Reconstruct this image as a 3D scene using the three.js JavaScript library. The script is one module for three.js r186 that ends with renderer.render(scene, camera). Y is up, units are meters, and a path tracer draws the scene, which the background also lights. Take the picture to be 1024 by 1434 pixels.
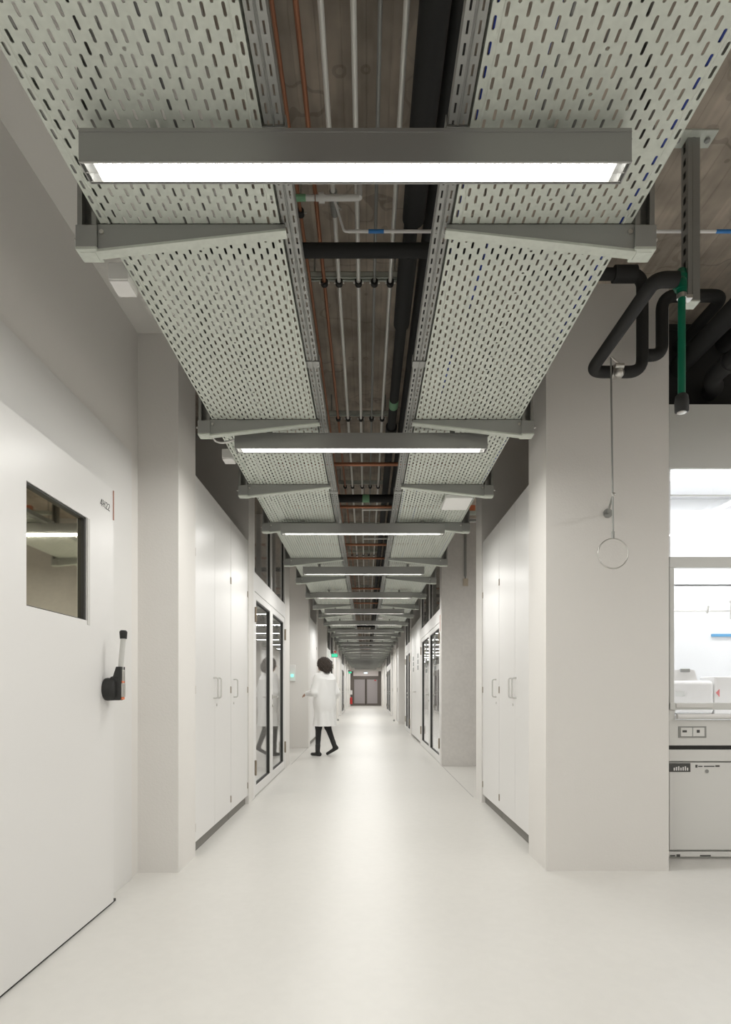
import * as THREE from 'three';
import { RoundedBoxGeometry } from 'three/addons/geometries/RoundedBoxGeometry.js';
import { mergeGeometries } from 'three/addons/utils/BufferGeometryUtils.js';
import { MarchingCubes } from 'three/addons/objects/MarchingCubes.js';
import { RectAreaLightUniformsLib } from 'three/addons/lights/RectAreaLightUniformsLib.js';
import { FontLoader } from 'three/addons/loaders/FontLoader.js';
import { TextGeometry } from 'three/addons/geometries/TextGeometry.js';

// ------------------------------------------------------------------ camera, light levels, exposure
// focal length 850 px, shift lens: vanishing point of the corridor at pixel (512.6, 966)
const FOCAL = 850, EYE = 1.15;
const scene = new THREE.Scene();
scene.background = new THREE.Color(0x000000);
const camera = new THREE.PerspectiveCamera(2 * Math.atan(717 / FOCAL) * 180 / Math.PI, 1024 / 1434, 0.05, 120);
camera.position.set(0, EYE, 0);
camera.lookAt(0, EYE, -10);
camera.setViewOffset(1024, 1434, -0.6, -249, 1024, 1434);
const renderer = new THREE.WebGLRenderer();
renderer.toneMapping = THREE.LinearToneMapping;
renderer.toneMappingExposure = 1.0;
renderer.shadowMap.enabled = true;
RectAreaLightUniformsLib.init();
const LAMP_LIGHT = 78, LAMP_GLOW = 9;
const LAMP_COLOR = new THREE.Color().setRGB(1.0, 0.985, 0.95);
const HOOD_LIGHT = 18, HOOD_GLOW = 6;
const ROOM_LIGHT = 20;

// ------------------------------------------------------------------ helpers
let seed = 7;
const rnd = () => { seed = (seed * 1664525 + 1013904223) >>> 0; return seed / 4294967296; };
const taken = {};
function numbered(n) { const k = taken[n] = (taken[n] ?? -1) + 1; return k ? n + '_' + String(k).padStart(3, '0') : n; }
const V = (x, y, d) => new THREE.Vector3(x, y, -d);          // d = depth down the corridor
function flat(g) { const q = g.index ? g.toNonIndexed() : g; q.deleteAttribute('uv'); return q; }
function B(x0, x1, y0, y1, d0, d1, r = 0) {                   // box between limits
  const w = Math.abs(x1 - x0), h = Math.abs(y1 - y0), l = Math.abs(d1 - d0);
  const g = r > 0 ? new RoundedBoxGeometry(w, h, l, 2, Math.min(r, w * .49, h * .49, l * .49)) : new THREE.BoxGeometry(w, h, l);
  g.translate((x0 + x1) / 2, (y0 + y1) / 2, -(d0 + d1) / 2);
  return flat(g);
}
function Cyl(a, b, r0, seg = 14, r1 = r0) {                   // cylinder between two points
  const dir = b.clone().sub(a), g = new THREE.CylinderGeometry(r1, r0, dir.length(), seg);
  g.applyQuaternion(new THREE.Quaternion().setFromUnitVectors(new THREE.Vector3(0, 1, 0), dir.clone().normalize()));
  const m = a.clone().add(b).multiplyScalar(.5); g.translate(m.x, m.y, m.z);
  return flat(g);
}
function Sph(c, r, sx = 1, sy = 1, sz = 1) { const g = new THREE.SphereGeometry(r, 18, 12); g.scale(sx, sy, sz); g.translate(c.x, c.y, c.z); return flat(g); }
function bendPath(pts, br) {                                  // polyline with rounded corners
  const out = [pts[0].clone()];
  for (let i = 1; i < pts.length - 1; i++) {
    const p = pts[i], a = pts[i - 1].clone().sub(p), b = pts[i + 1].clone().sub(p);
    const l = Math.min(br, a.length() * .49, b.length() * .49);
    const A = p.clone().add(a.normalize().multiplyScalar(l)), C = p.clone().add(b.normalize().multiplyScalar(l));
    for (let k = 0; k <= 8; k++) { const t = k / 8; out.push(A.clone().multiplyScalar((1 - t) * (1 - t)).addScaledVector(p, 2 * t * (1 - t)).addScaledVector(C, t * t)); }
  }
  out.push(pts[pts.length - 1].clone());
  return out;
}
function sweep(pts, r, seg = 12, closed = false) {
  const n = pts.length, pos = [], nor = [], ring = [];
  let N = null;
  for (let i = 0; i < n; i++) {
    const a = pts[closed ? (i + n - 1) % n : Math.max(0, i - 1)], b = pts[closed ? (i + 1) % n : Math.min(n - 1, i + 1)];
    const T = b.clone().sub(a).normalize();
    if (!N) { N = Math.abs(T.y) < .9 ? new THREE.Vector3(0, 1, 0) : new THREE.Vector3(1, 0, 0); }
    N = N.clone().addScaledVector(T, -N.dot(T)).normalize();
    const Bn = T.clone().cross(N), row = [];
    for (let k = 0; k < seg; k++) { const t = k / seg * Math.PI * 2; const d = N.clone().multiplyScalar(Math.cos(t)).addScaledVector(Bn, Math.sin(t)); row.push([pts[i].clone().addScaledVector(d, r), d]); }
    ring.push(row);
  }
  const put = (q) => { pos.push(q[0].x, q[0].y, q[0].z); nor.push(q[1].x, q[1].y, q[1].z); };
  for (let i = 0; i < (closed ? n : n - 1); i++) for (let k = 0; k < seg; k++) {
    const A = ring[i][k], Bq = ring[(i + 1) % n][k], C = ring[(i + 1) % n][(k + 1) % seg], D = ring[i][(k + 1) % seg];
    put(A); put(C); put(Bq); put(A); put(D); put(C);
  }
  if (!closed) for (const [i, sgn] of [[0, -1], [n - 1, 1]]) {
    const T = pts[i ? n - 1 : 1].clone().sub(pts[i ? n - 2 : 0]).normalize().multiplyScalar(sgn);
    for (let k = 1; k < seg - 1; k++) { const tri = sgn > 0 ? [0, k, k + 1] : [0, k + 1, k]; for (const q of tri) put([ring[i][q][0], T]); }
  }
  const g = new THREE.BufferGeometry();
  g.setAttribute('position', new THREE.Float32BufferAttribute(pos, 3)); g.setAttribute('normal', new THREE.Float32BufferAttribute(nor, 3));
  return g;
}
function prism(poly, d0, d1) {                                // polygon in x,y pushed from depth d0 to d1
  const s = new THREE.Shape(poly.map(([x, y]) => new THREE.Vector2(x, y)));
  const g = new THREE.ExtrudeGeometry(s, { depth: Math.abs(d1 - d0), bevelEnabled: false });
  g.translate(0, 0, -Math.max(d0, d1)); return flat(g);
}
function lathe(prof, c, axis = 'y', seg = 24) {
  const g = new THREE.LatheGeometry(prof.map(([r, y]) => new THREE.Vector2(r, y)), seg);
  if (axis === 'x') g.rotateZ(-Math.PI / 2); if (axis === 'z') g.rotateX(Math.PI / 2);
  g.translate(c.x, c.y, c.z); return flat(g);
}
function uvs(g) {                                             // uv in metres, by the way the face points
  const p = g.attributes.position, n = g.attributes.normal, u = new Float32Array(p.count * 2);
  for (let i = 0; i < p.count; i++) {
    const a = Math.abs(n.getX(i)), b = Math.abs(n.getY(i)), c = Math.abs(n.getZ(i));
    if (b >= a && b >= c) { u[2 * i] = p.getX(i); u[2 * i + 1] = p.getZ(i); }
    else if (a >= c) { u[2 * i] = p.getZ(i); u[2 * i + 1] = p.getY(i); }
    else { u[2 * i] = p.getX(i); u[2 * i + 1] = p.getY(i); }
  }
  g.setAttribute('uv', new THREE.BufferAttribute(u, 2)); return g;
}
const baseOf = new WeakMap();
function mesh(geos, mat) {
  geos = Array.isArray(geos) ? geos : [geos];
  const g = uvs(geos.length > 1 ? mergeGeometries(geos) : geos[0]);
  const m = new THREE.Mesh(g, mat); m.castShadow = m.receiveShadow = true; return m;
}
function thing(name, label, category, base = V(0, 0, 0), group) {
  const o = new THREE.Group(); o.name = numbered(name); o.position.copy(base); scene.add(o);
  o.userData = { label, category }; if (group) o.userData.group = group;
  baseOf.set(o, base.clone()); return o;
}
function part(parent, name, geos, mat, label) {               // geometry given in world places
  const b = baseOf.get(parent), m = mesh(geos, mat);
  m.geometry.translate(-b.x, -b.y, -b.z); m.name = name; parent.add(m); baseOf.set(m, b);
  if (label) m.userData.label = label; return m;
}
function single(name, label, category, geos, mat, base, group) { // a thing that is one mesh
  const m = mesh(geos, mat); m.name = numbered(name); m.userData = { label, category }; if (group) m.userData.group = group;
  m.geometry.translate(-base.x, -base.y, -base.z); m.position.copy(base); baseOf.set(m, base.clone()); scene.add(m); return m;
}
function struct(name, label, category, geos, mat) {
  const m = mesh(geos, mat); m.name = numbered(name); m.userData = { kind: 'structure', label, category }; baseOf.set(m, V(0, 0, 0)); scene.add(m); return m;
}
function copy(o, pos, label) { const c = o.clone(); c.name = numbered(o.name.replace(/_\d{3}$/, '')); c.position.copy(pos); if (label) c.userData.label = label; scene.add(c); return c; }

// ------------------------------------------------------------------ textures and materials
function noiseGrid(n, s) { const a = []; let q = s; for (let i = 0; i < n * n; i++) { q = (q * 1664525 + 1013904223) >>> 0; a.push(q / 4294967296); } return a; }
function makeNoise(s) {
  const cache = {};
  return (u, v, nx, ny = nx) => {                               // tileable value noise, u and v from 0 to 1
    const k = nx + '_' + ny; const gr = cache[k] ?? (cache[k] = noiseGrid(Math.max(nx, ny), s + nx * 31 + ny));
    const N = Math.max(nx, ny), x = u * nx, y = v * ny, i = Math.floor(x), j = Math.floor(y);
    let f = x - i, h = y - j; f = f * f * (3 - 2 * f); h = h * h * (3 - 2 * h);
    const at = (a, b) => gr[((b % ny + ny) % ny) * N + ((a % nx + nx) % nx)];
    return (at(i, j) * (1 - f) + at(i + 1, j) * f) * (1 - h) + (at(i, j + 1) * (1 - f) + at(i + 1, j + 1) * f) * h;
  };
}
function texture(size, metres, fn, srgb = true) {
  const d = new Uint8Array(size * size * 4);
  for (let j = 0; j < size; j++) for (let i = 0; i < size; i++) {
    const c = fn(i / size, j / size), o = (j * size + i) * 4;
    for (let k = 0; k < 3; k++) d[o + k] = Math.max(0, Math.min(255, Array.isArray(c) ? c[k] : c)); d[o + 3] = 255;
  }
  const t = new THREE.DataTexture(d, size, size, THREE.RGBAFormat);
  t.wrapS = t.wrapT = THREE.RepeatWrapping; t.magFilter = THREE.LinearFilter; t.minFilter = THREE.LinearMipmapLinearFilter; t.generateMipmaps = true;
  if (srgb) t.colorSpace = THREE.SRGBColorSpace; t.repeat.set(1 / metres, 1 / metres); t.needsUpdate = true; return t;
}
const nz = makeNoise(11), nz2 = makeNoise(57);
const fbm = (n, u, v, f) => n(u, v, f) * .5 + n(u, v, f * 2) * .25 + n(u, v, f * 4) * .15 + n(u, v, f * 8) * .1;
const boardTone = Array.from({ length: 40 }, () => rnd());
const concreteFn = (u, v) => {                                // board-marked concrete, boards run down the corridor
  const nb = 22, b = Math.floor(u * nb), e = u * nb - b;
  const seam = e < .05 ? 1 - e / .05 : 0;
  let t = 1 + (boardTone[b] - .5) * .1 + (fbm(nz, u, v, 6) - .5) * .55 + (fbm(nz2, u, v, 14) - .5) * .25 + (nz2(u, v, 128, 16) - .5) * .1 - seam * .1;
  const crack = Math.abs(fbm(nz2, u, v, 5) - .5); if (crack < .012) t -= .16 * nz(u, v, 9);
  return [158 * t, 148 * t, 136 * t];
};
const concreteMap = texture(1024, 2.2, concreteFn);
const concreteBump = texture(1024, 2.2, (u, v) => 128 + (fbm(nz, u, v, 8) - .5) * 150 - ((u * 22) % 1 < .05 ? 60 : 0), false);
const greyMap = texture(512, 2.4, (u, v) => { const t = 1 + (fbm(nz2, u, v, 3) - .5) * .12 + (nz(u, v, 90) - .5) * .03; return [216 * t, 213 * t, 209 * t]; });
const plasterBump = texture(512, .5, (u, v) => 128 + (nz(u, v, 60) - .5) * 120 + (nz2(u, v, 140) - .5) * 90, false);
const floorMap = texture(512, 4, (u, v) => { const t = 1 + (fbm(nz, u, v, 4) - .5) * .03 + (nz2(u, v, 120) - .5) * .012; return [214 * t, 212 * t, 207 * t]; });
const zincMap = texture(512, .6, (u, v) => { const t = 1 + (nz(u, v, 34) - .5) * .03 + (nz2(u, v, 70) - .5) * .03; return [204 * t, 209 * t, 200 * t]; });
const std = (r, g, b, rough = .6, metal = 0, more = {}) => { const m = new THREE.MeshStandardMaterial({ roughness: rough, metalness: metal, ...more }); m.color.setRGB(r, g, b); return m; };
const M = {
  floor: new THREE.MeshStandardMaterial({ map: floorMap, roughness: .36, metalness: 0 }),
  wall: std(.77, .75, .72, .85, 0, { bumpMap: plasterBump, bumpScale: .0006 }),
  soffit: std(.8, .785, .75, .9, 0, { bumpMap: plasterBump, bumpScale: .0006 }),
  concrete: new THREE.MeshStandardMaterial({ map: concreteMap, bumpMap: concreteBump, bumpScale: .004, roughness: .9 }),
  greywall: new THREE.MeshStandardMaterial({ map: greyMap, roughness: .85 }),
  lacquer: std(.77, .76, .745, .35),
  lacquerCool: std(.76, .752, .735, .42),
  kick: std(.23, .22, .2, .6),
  zinc: new THREE.MeshStandardMaterial({ map: zincMap, roughness: .5, metalness: .15 }),
  zincMid: std(.34, .345, .33, .5, .3),
  zincDark: std(.33, .335, .32, .45, .5),
  steel: std(.62, .61, .58, .3, .85),
  pipeSteel: std(.86, .85, .81, .35, .3),
  steelPaint: std(.6, .595, .57, .5, .2),
  copper: std(.4, .18, .105, .4, .7),
  black: std(.018, .018, .018, .75),
  blackRubber: std(.022, .022, .021, .65),
  housing: std(.36, .36, .35, .42, .55),
  louver: std(.85, .85, .83, .25, .6),
  glow: new THREE.MeshStandardMaterial({ color: 0x000000, emissive: LAMP_COLOR, emissiveIntensity: LAMP_GLOW }),
  glass: new THREE.MeshPhysicalMaterial({ color: 0xffffff, transmission: 1, thickness: 0, roughness: .015, ior: 1.52 }),
  clearGlass: new THREE.MeshPhysicalMaterial({ color: 0xffffff, transmission: 1, thickness: 0, roughness: 0, ior: 1.45 }),
  tintGlass: std(.9, .86, .7, .03, 1),
  farGlass: new THREE.MeshPhysicalMaterial({ color: 0x1a1d1a, roughness: .06, ior: 1.9 }),
  gasket: std(.03, .03, .028, .6),
  white: std(.8, .79, .775, .5),
  plastic: std(.74, .735, .71, .45),
  hinge: std(.3, .25, .19, .5, .5),
  red: std(.55, .03, .03, .4),
  pale_red: std(.5, .28, .22, .6),
  green: std(.0, .14, .075, .38),
  greenLabel: std(.2, .42, .24, .6),
  blue: std(.03, .2, .55, .5),
  navy: std(.02, .05, .3, .5),
  cableGrey: std(.26, .26, .25, .6),
  cableDark: std(.12, .12, .12, .6),
  orange: std(.75, .22, .1, .5),
  hoodGrey: std(.68, .685, .66, .5),
  hoodLight: std(.72, .715, .69, .45),
  hoodInner: std(.86, .87, .88, .5),
  endFrame: std(.15, .13, .115, .55),
  endPanel: std(.37, .34, .345, .3),
  lintel: std(.8, .74, .73, .6),
  textDark: std(.08, .08, .075, .6),
  stickers: std(.2, .21, .2, .5),
};

const CEIL = 3.73, TRAY = 2.7125, END = 44;

// ------------------------------------------------------------------ the shell
struct('floor', 'seamless cream resin floor running down the corridor', 'floor', B(-4.2, 5.2, -.15, 0, -5, END + .3), M.floor);
struct('ceiling', 'dark board-marked concrete ceiling above the trays', 'ceiling', B(-4.2, 5.2, CEIL, CEIL + .25, -5, END + .3), M.concrete);
struct('wall_back', 'white wall closing the corridor behind the viewpoint', 'wall', B(-4.2, 5.2, 0, CEIL, -5.2, -5), M.wall);
struct('wall_left', 'off-white wall above and around the cold room door', 'wall', B(-1.75, -1.4356, 0, CEIL, -5, 3.818), M.wall);
struct('ceiling_soffit', 'pale plastered soffit above the cold room door', 'ceiling', B(-1.4356, -.62, 3.391, CEIL, -5, 3.818), M.soffit);
struct('wall_left_pillar', 'off-white pillar between cold room door and tall cabinets', 'pillar', B(-1.85, -1.18, 0, CEIL, 3.818, 4.2), M.wall);
struct('wall_left_upper', 'recessed concrete wall behind and above the left tall cabinets', 'wall', B(-3.2, -3.0, 0, CEIL, 4.2, 6.112), M.concrete);
struct('wall_left_pillar_return', 'concrete side of the void above the left cabinets', 'wall', B(-3.2, -1.85, 0, CEIL, 4.0, 4.2), M.concrete);
struct('wall_left_post', 'white wall end between tall cabinets and glazed door', 'wall', B(-4.2, -1.18, 0, CEIL, 6.112, 6.364), M.wall);
struct('wall_left_jamb', 'white wall end after the glazed door', 'wall', B(-4.2, -1.18, 0, CEIL, 8.907, 9.365), M.wall);
struct('wall_left_room', 'white rear wall of the room behind the glazed door', 'wall', B(-4.2, -4.0, 0, CEIL, 6.364, 8.907), M.wall);
struct('wall_left_recess', 'rear wall of the recess where the person walks', 'wall', B(-2.8, -2.6, 0, CEIL, 9.365, 11.95), M.wall);
struct('wall_left_return', 'off-white return wall with card reader behind the person', 'wall', B(-4.2, -1.13, 0, CEIL, 11.95, 12.3), M.wall);
struct('wall_left_far', 'recessed concrete wall above the cabinet behind the person', 'wall', B(-2.0, -1.76, 0, CEIL, 12.3, 14.15), M.concrete);
struct('wall_left_far_post', 'white wall end after the cabinet behind the person', 'wall', B(-2.6, -1.15, 0, CEIL, 14.15, 14.5), M.wall);
struct('wall_left_far_recess', 'rear wall of the farther left recess', 'wall', B(-2.6, -2.4, 0, CEIL, 14.5, 17.5), M.wall);
struct('wall_left_far_return', 'off-white return wall closing the farther left recess', 'wall', B(-2.6, -1.13, 0, CEIL, 17.5, 17.8), M.wall);
struct('wall_left_end', 'continuous rear wall behind the farthest left doors', 'wall', B(-2.0, -1.8, 0, CEIL, 17.8, END), M.concrete);
struct('wall_right_column', 'broad off-white column carrying the shower pull rod', 'column', B(1.145, 1.925, 0, CEIL, 3.856, 4.268), M.wall);
struct('wall_right_upper', 'recessed concrete wall behind and above the right tall cabinets', 'wall', B(1.79, 1.93, 0, CEIL, 4.268, 6.187), M.concrete);
struct('wall_right_post', 'white wall end after the right tall cabinets', 'wall', B(1.18, 3.2, 0, CEIL, 6.187, 6.5), M.wall);
struct('wall_right_recess', 'rear wall of the recess beside the right cabinets', 'wall', B(3.0, 3.2, 0, CEIL, 6.5, 9.135), M.greywall);
struct('wall_right_return', 'fair-faced grey return wall with a conduit', 'wall', B(1.14, 4.2, 0, CEIL, 9.135, 9.3), M.greywall);
struct('wall_right_room', 'rear wall of the room behind the right glazed door', 'wall', B(4.0, 4.2, 0, CEIL, 9.3, 12.6), M.wall);
struct('wall_right_jamb', 'white wall end after the right glazed door', 'wall', B(1.14, 4.2, 0, CEIL, 12.6, 12.75), M.wall);
struct('wall_right_middle', 'recessed concrete wall above the white service doors', 'wall', B(1.8, 2.0, 0, CEIL, 12.75, 15.35), M.concrete);
struct('wall_right_far_post', 'white wall end beside the white service doors', 'wall', B(1.14, 2.0, 0, CEIL, 15.35, 15.6), M.wall);
struct('wall_right_far_backing', 'concrete wall behind the farther right glazed door', 'wall', B(1.8, 2.0, 0, CEIL, 15.6, 17.5), M.concrete);
struct('wall_right_far_jamb', 'white wall end after the farther right glazed door', 'wall', B(1.14, 2.6, 0, CEIL, 17.5, 17.8), M.wall);
struct('wall_right_far_recess', 'rear wall of the farther right recess', 'wall', B(2.4, 2.6, 0, CEIL, 17.8, 20.3), M.wall);
struct('wall_right_far_return', 'off-white return wall closing the farther right recess', 'wall', B(1.1, 2.6, 0, CEIL, 20.3, 20.6), M.wall);
struct('wall_right_end', 'continuous rear wall behind the farthest right doors', 'wall', B(1.8, 2.0, 0, CEIL, 20.6, END), M.concrete);
struct('wall_end', 'wall closing the far end of the corridor', 'wall', [B(-2, 2, 2.49, CEIL, END, END + .2), B(-2, -1.12, 0, 2.49, END, END + .2), B(1.1, 2, 0, 2.49, END, END + .2)], M.wall);
struct('wall_right', 'far side wall of the open laboratory', 'wall', B(5.0, 5.2, 0, CEIL, -5, 5.4), M.wall);
struct('wall_right_lab', 'concrete rear wall of the laboratory above the fume cupboard', 'wall', B(1.93, 5.0, 0, CEIL, 5.2, 5.4), M.concrete);

struct('trim_1', 'thin grey floor joint across the grey recess', 'floor joint', B(1.147, 1.153, 0, .0015, 6.5, 9.135), M.zincMid);
struct('trim_2', 'thin grey floor joint across the recess beyond the left glazed door', 'floor joint', B(-1.153, -1.147, 0, .0015, 9.365, 11.95), M.zincMid);

// ------------------------------------------------------------------ cold room door with the number 4H22
const font = await new FontLoader().loadAsync('fonts/droid/droid_sans_regular.typeface.json');
function wordOnLeft(txt, h, x, y, d) { const g = new TextGeometry(txt, { font, size: h, depth: .0012, curveSegments: 4 }); g.rotateY(Math.PI / 2); g.translate(x, y, -d); return flat(g); }
function wordFront(txt, h, x, y, d) { const g = new TextGeometry(txt, { font, size: h, depth: .0012, curveSegments: 3 }); g.translate(x, y, -d); return flat(g); }
{
  const o = thing('door_1', 'white flush cold room door with square window and lever', 'door', V(-1.4356, 0, 2.6)); o.userData.kind = 'structure';
  part(o, 'surround_panel', [B(-1.4356, -1.422, 0, 2.589, .6, 3.684, .002)], M.lacquerCool);
  const dz0 = 1.98, dz1 = 3.262, wz0 = 2.425, wz1 = 2.953, wy0 = 1.487, wy1 = 1.987, xf = -1.357, xb = -1.421, y0 = .014, y1 = 2.222;
  const leaf = part(o, 'leaf', [B(xb, xf, y0, wy0, dz0, dz1), B(xb, xf, wy1, y1, dz0, dz1), B(xb, xf, wy0, wy1, dz0, wz0), B(xb, xf, wy0, wy1, wz1, dz1)], M.lacquer);
  part(leaf, 'bottom_seal', B(xb + .006, xf - .008, .001, .0138, dz0, dz1 + .05), M.gasket);
  part(leaf, 'window_gasket', [B(-1.39, -1.364, wy0, wy1, wz1 - .016, wz1), B(-1.39, -1.364, wy1 - .008, wy1, wz0, wz1), B(-1.39, -1.364, wy0, wy0 + .005, wz0, wz1), B(-1.39, -1.364, wy0, wy1, wz0, wz0 + .004)], M.gasket);
  part(leaf, 'pane', B(-1.388, -1.38, wy0, wy1, wz0, wz1), M.tintGlass, 'coated glass mirroring the corridor lamps');
  part(leaf, 'window_trim', [B(xf, xf + .003, wy0 - .02, wy1 + .0, wz1, wz1 + .026, .001)], M.steelPaint);
  part(leaf, 'door_number', wordOnLeft('4H22', .036, xf, 2.094, 3.098), M.textDark, 'dark room number 4H22');
  part(leaf, 'number_edge', B(xf, xf + .004, 2.06, 2.218, dz1 - .008, dz1), M.pale_red, 'thin reddish edge strip');
  const hd = 3.17, hy = 1.15 + (966 - 962) * hd / 850;
  const lever = part(o, 'lever', [
    lathe([[0, 0], [.058, 0], [.06, .008], [.058, .05], [.05, .062], [0, .062]], V(xf, hy - .012, hd), 'x', 28),
    B(xf + .028, xf + .085, hy - .07, hy + .055, hd - .03, hd + .034, .012),
    prism([[xf + .035, hy + .02], [xf + .088, hy + .02], [xf + .088, hy + .105], [xf + .062, hy + .105]], hd - .026, hd + .026)], M.blackRubber, 'black moulded lever hub');
  part(lever, 'lever_bar', Cyl(V(xf + .075, hy + .09, hd), V(xf + .088, hy + .272, hd + .006), .0135, 16), M.steelPaint, 'brushed metal lever bar');
  part(lever, 'lever_cap', lathe([[0, 0], [.017, 0], [.02, .036], [.014, .044], [0, .045]], V(xf + .0875, hy + .252, hd + .006), 'y', 20), M.blackRubber);
  part(lever, 'lock_plate', [B(xf + .085, xf + .094, hy - .052, hy + .02, hd - .02, hd + .02, .003), B(xf + .085, xf + .092, hy + .03, hy + .09, hd - .014, hd + .014, .003)], M.steel);
  part(lever, 'red_mark', [B(xf + .084, xf + .0905, hy + .021, hy + .032, hd - .017, hd + .017, .002), B(xf + .084, xf + .0905, hy - .066, hy - .053, hd - .017, hd + .017, .002)], M.orange);
}

// ------------------------------------------------------------------ tall cabinets
function cabinet(s, X, d0, d1, splits, handles, label, o2 = {}) {
  const top = o2.top ?? 2.649, bot = .087, back = o2.back ?? 1.785;
  const o = thing('tall_cabinet', label, 'cabinet', V(s * X, 0, (d0 + d1) / 2), o2.group);
  part(o, 'carcass', [B(s * (X + .024), s * back, bot, top - .006, d0 + .003, d1 - .003)], M.lacquerCool);
  part(o, 'plinth', B(s * (X + .026), s * (X + .05), .002, bot, d0 + .003, d1 - .003), M.kick, 'dark recessed plinth');
  const es = [d0, ...splits, d1];
  for (let i = 0; i < es.length - 1; i++) {
    const a = es[i] + .0022, b = es[i + 1] - .0022;
    const door = part(o, 'door', B(s * X, s * (X + .021), bot, top, a, b, .0015), M.lacquer);
    if (handles[i] != null) {
      const hd = handles[i], y0 = 1.086, y1 = 1.244, out = X - .036, xx = (v) => s * v;
      part(door, 'handle', sweep(bendPath([V(xx(X), y0, hd), V(xx(out), y0, hd), V(xx(out), y1, hd), V(xx(X), y1, hd)], .022), .0062, 10), M.steelPaint, 'rounded pale handle');
      if (i !== 0 || es.length === 2) part(door, 'lock', Cyl(V(xx(X - .004), 1.03, hd), V(xx(X + .004), 1.03, hd), .011, 14), M.steel);
    }
    const hingeAt = o2.hinge?.[i]; if (hingeAt != null) part(door, 'hinge', [.19, 1.15, 2.11].map((y) => B(s * (X - .006), s * (X + .004), y - .03, y + .03, hingeAt - .009, hingeAt + .009, .003)), M.hinge);
  }
  return o;
}
cabinet(-1, 1.19, 4.204, 5.348, [4.78], [4.735, 4.84], 'white double-door tall cabinet next to the pillar by the cold room', { hinge: [4.214, 5.338] });
cabinet(-1, 1.19, 5.352, 6.108, [], [5.46], 'white single-door tall cabinet next to the left glazed door', { hinge: [6.096] });
cabinet(1, 1.19, 4.272, 5.422, [4.85], [4.80, 4.905], 'white double-door tall cabinet behind the shower column', { hinge: [4.282, 5.412] });
cabinet(1, 1.19, 5.426, 6.183, [], [5.54], 'white single-door tall cabinet beside the grey concrete recess', { hinge: [6.171] });
cabinet(-1, 1.15, 12.32, 14.13, [12.92, 13.53], [12.86, 12.98, 13.6], 'white tall cabinet behind the walking person', { back: 1.75, hinge: [12.33, null, 14.12] });

// ------------------------------------------------------------------ glazed doors
let doorNo = 1;
function glazed(s, X, d0, d1, label, o2 = {}) {
  const o = thing('door_' + (++doorNo), label, 'glazed door', V(s * X, 0, (d0 + d1) / 2)); o.userData.kind = 'structure';
  const xo = s * X, xi = s * (X + .07), head0 = 2.2, head1 = 2.40, G = o2.glass ?? M.glass, jw = .075;
  part(o, 'frame', [B(xo, xi, 0, CEIL - .002, d0, d0 + jw, .003), B(xo, xi, 0, CEIL - .002, d1 - jw, d1, .003), B(xo, xi, head0, head1, d0 + jw, d1 - jw, .003), B(xo, xi, 3.62, CEIL - .002, d0 + jw, d1 - jw)], M.white);
  part(o, 'threshold', B(s * (X + .005), s * (X + .065), .001, .014, d0 + jw, d1 - jw, .003), M.steelPaint);
  const mid = (d0 + d1) / 2 + (o2.shift ?? 0);
  part(o, 'transom_mullion', B(xo, xi, head1, 3.62, mid - .03, mid + .03, .003), M.white);
  for (const [a, b] of [[d0 + jw, mid - .03], [mid + .03, d1 - jw]]) {
    const tp = part(o, 'transom_pane', B(s * (X + .03), s * (X + .036), head1 + .02, 3.6, a + .02, b - .02), G);
    part(tp, 'gasket', [B(s * (X + .02), s * (X + .046), head1, head1 + .02, a, b), B(s * (X + .02), s * (X + .046), head1 + .02, 3.6, a, a + .02), B(s * (X + .02), s * (X + .046), head1 + .02, 3.6, b - .02, b)], o2.transomGasket ?? M.gasket);
  }
  const cuts = [d0 + jw + .004, mid, d1 - jw - .004];
  for (let i = 0; i < 2; i++) {
    const a = cuts[i] + .003, b = cuts[i + 1] - .003, y0 = .018, y1 = head0 - .005, st = .1, lo = s * (X + .004), li = s * (X + .062);
    const leaf = part(o, 'leaf', [B(lo, li, y0, y1, a, a + st, .003), B(lo, li, y0, y1, b - st, b, .003), B(lo, li, y0, y0 + .1, a + st, b - st, .003), B(lo, li, y1 - .075, y1, a + st, b - st, .003)], M.white);
    const gx0 = s * (X + .013), gx1 = s * (X + .05), pa = a + st, pb = b - st, q0 = y0 + .1, q1 = y1 - .075;
    part(leaf, 'gasket', [B(gx0, gx1, q0, q1, pb - .018, pb), B(gx0, gx1, q0, q1, pa, pa + .004), B(gx0, gx1, q0, q0 + .009, pa, pb), B(gx0, gx1, q1 - .014, q1, pa, pb)], M.gasket);
    part(leaf, 'pane', B(s * (X + .03), s * (X + .036), q0 + .01, q1 - .01, pa + .008, pb - .008), G);
    const hd = i ? a + .05 : b - .05, hinged = i ? b - .01 : a + .01;
    if (i === (o2.active ?? 1)) {
      part(leaf, 'handle', [Cyl(V(lo, 1.06, hd), V(s * (X - .05), 1.06, hd), .01, 12), Cyl(V(s * (X - .05), 1.06, hd), V(s * (X - .05), 1.06, hd + (i ? .12 : -.12)), .01, 12), B(lo, s * (X - .003), 1.03, 1.09, hd - .018, hd + .018, .003)], M.steel);
      part(leaf, 'lock', Cyl(V(lo, .95, hd), V(s * (X - .012), .95, hd), .02, 16), M.steel);
    }
    for (const y of [.32, 1.95]) part(leaf, 'hinge', [Cyl(V(s * (X - .008), y - .08, hinged), V(s * (X - .008), y + .08, hinged), .012, 12)], M.hinge);
  }
  return o;
}
glazed(-1, 1.18, 6.364, 8.907, 'white framed double glass door beside the left tall cabinets', { shift: -.02 });
glazed(1, 1.14, 9.3, 12.6, 'white framed double glass door beside the grey return wall', { shift: -.0 });

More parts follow.
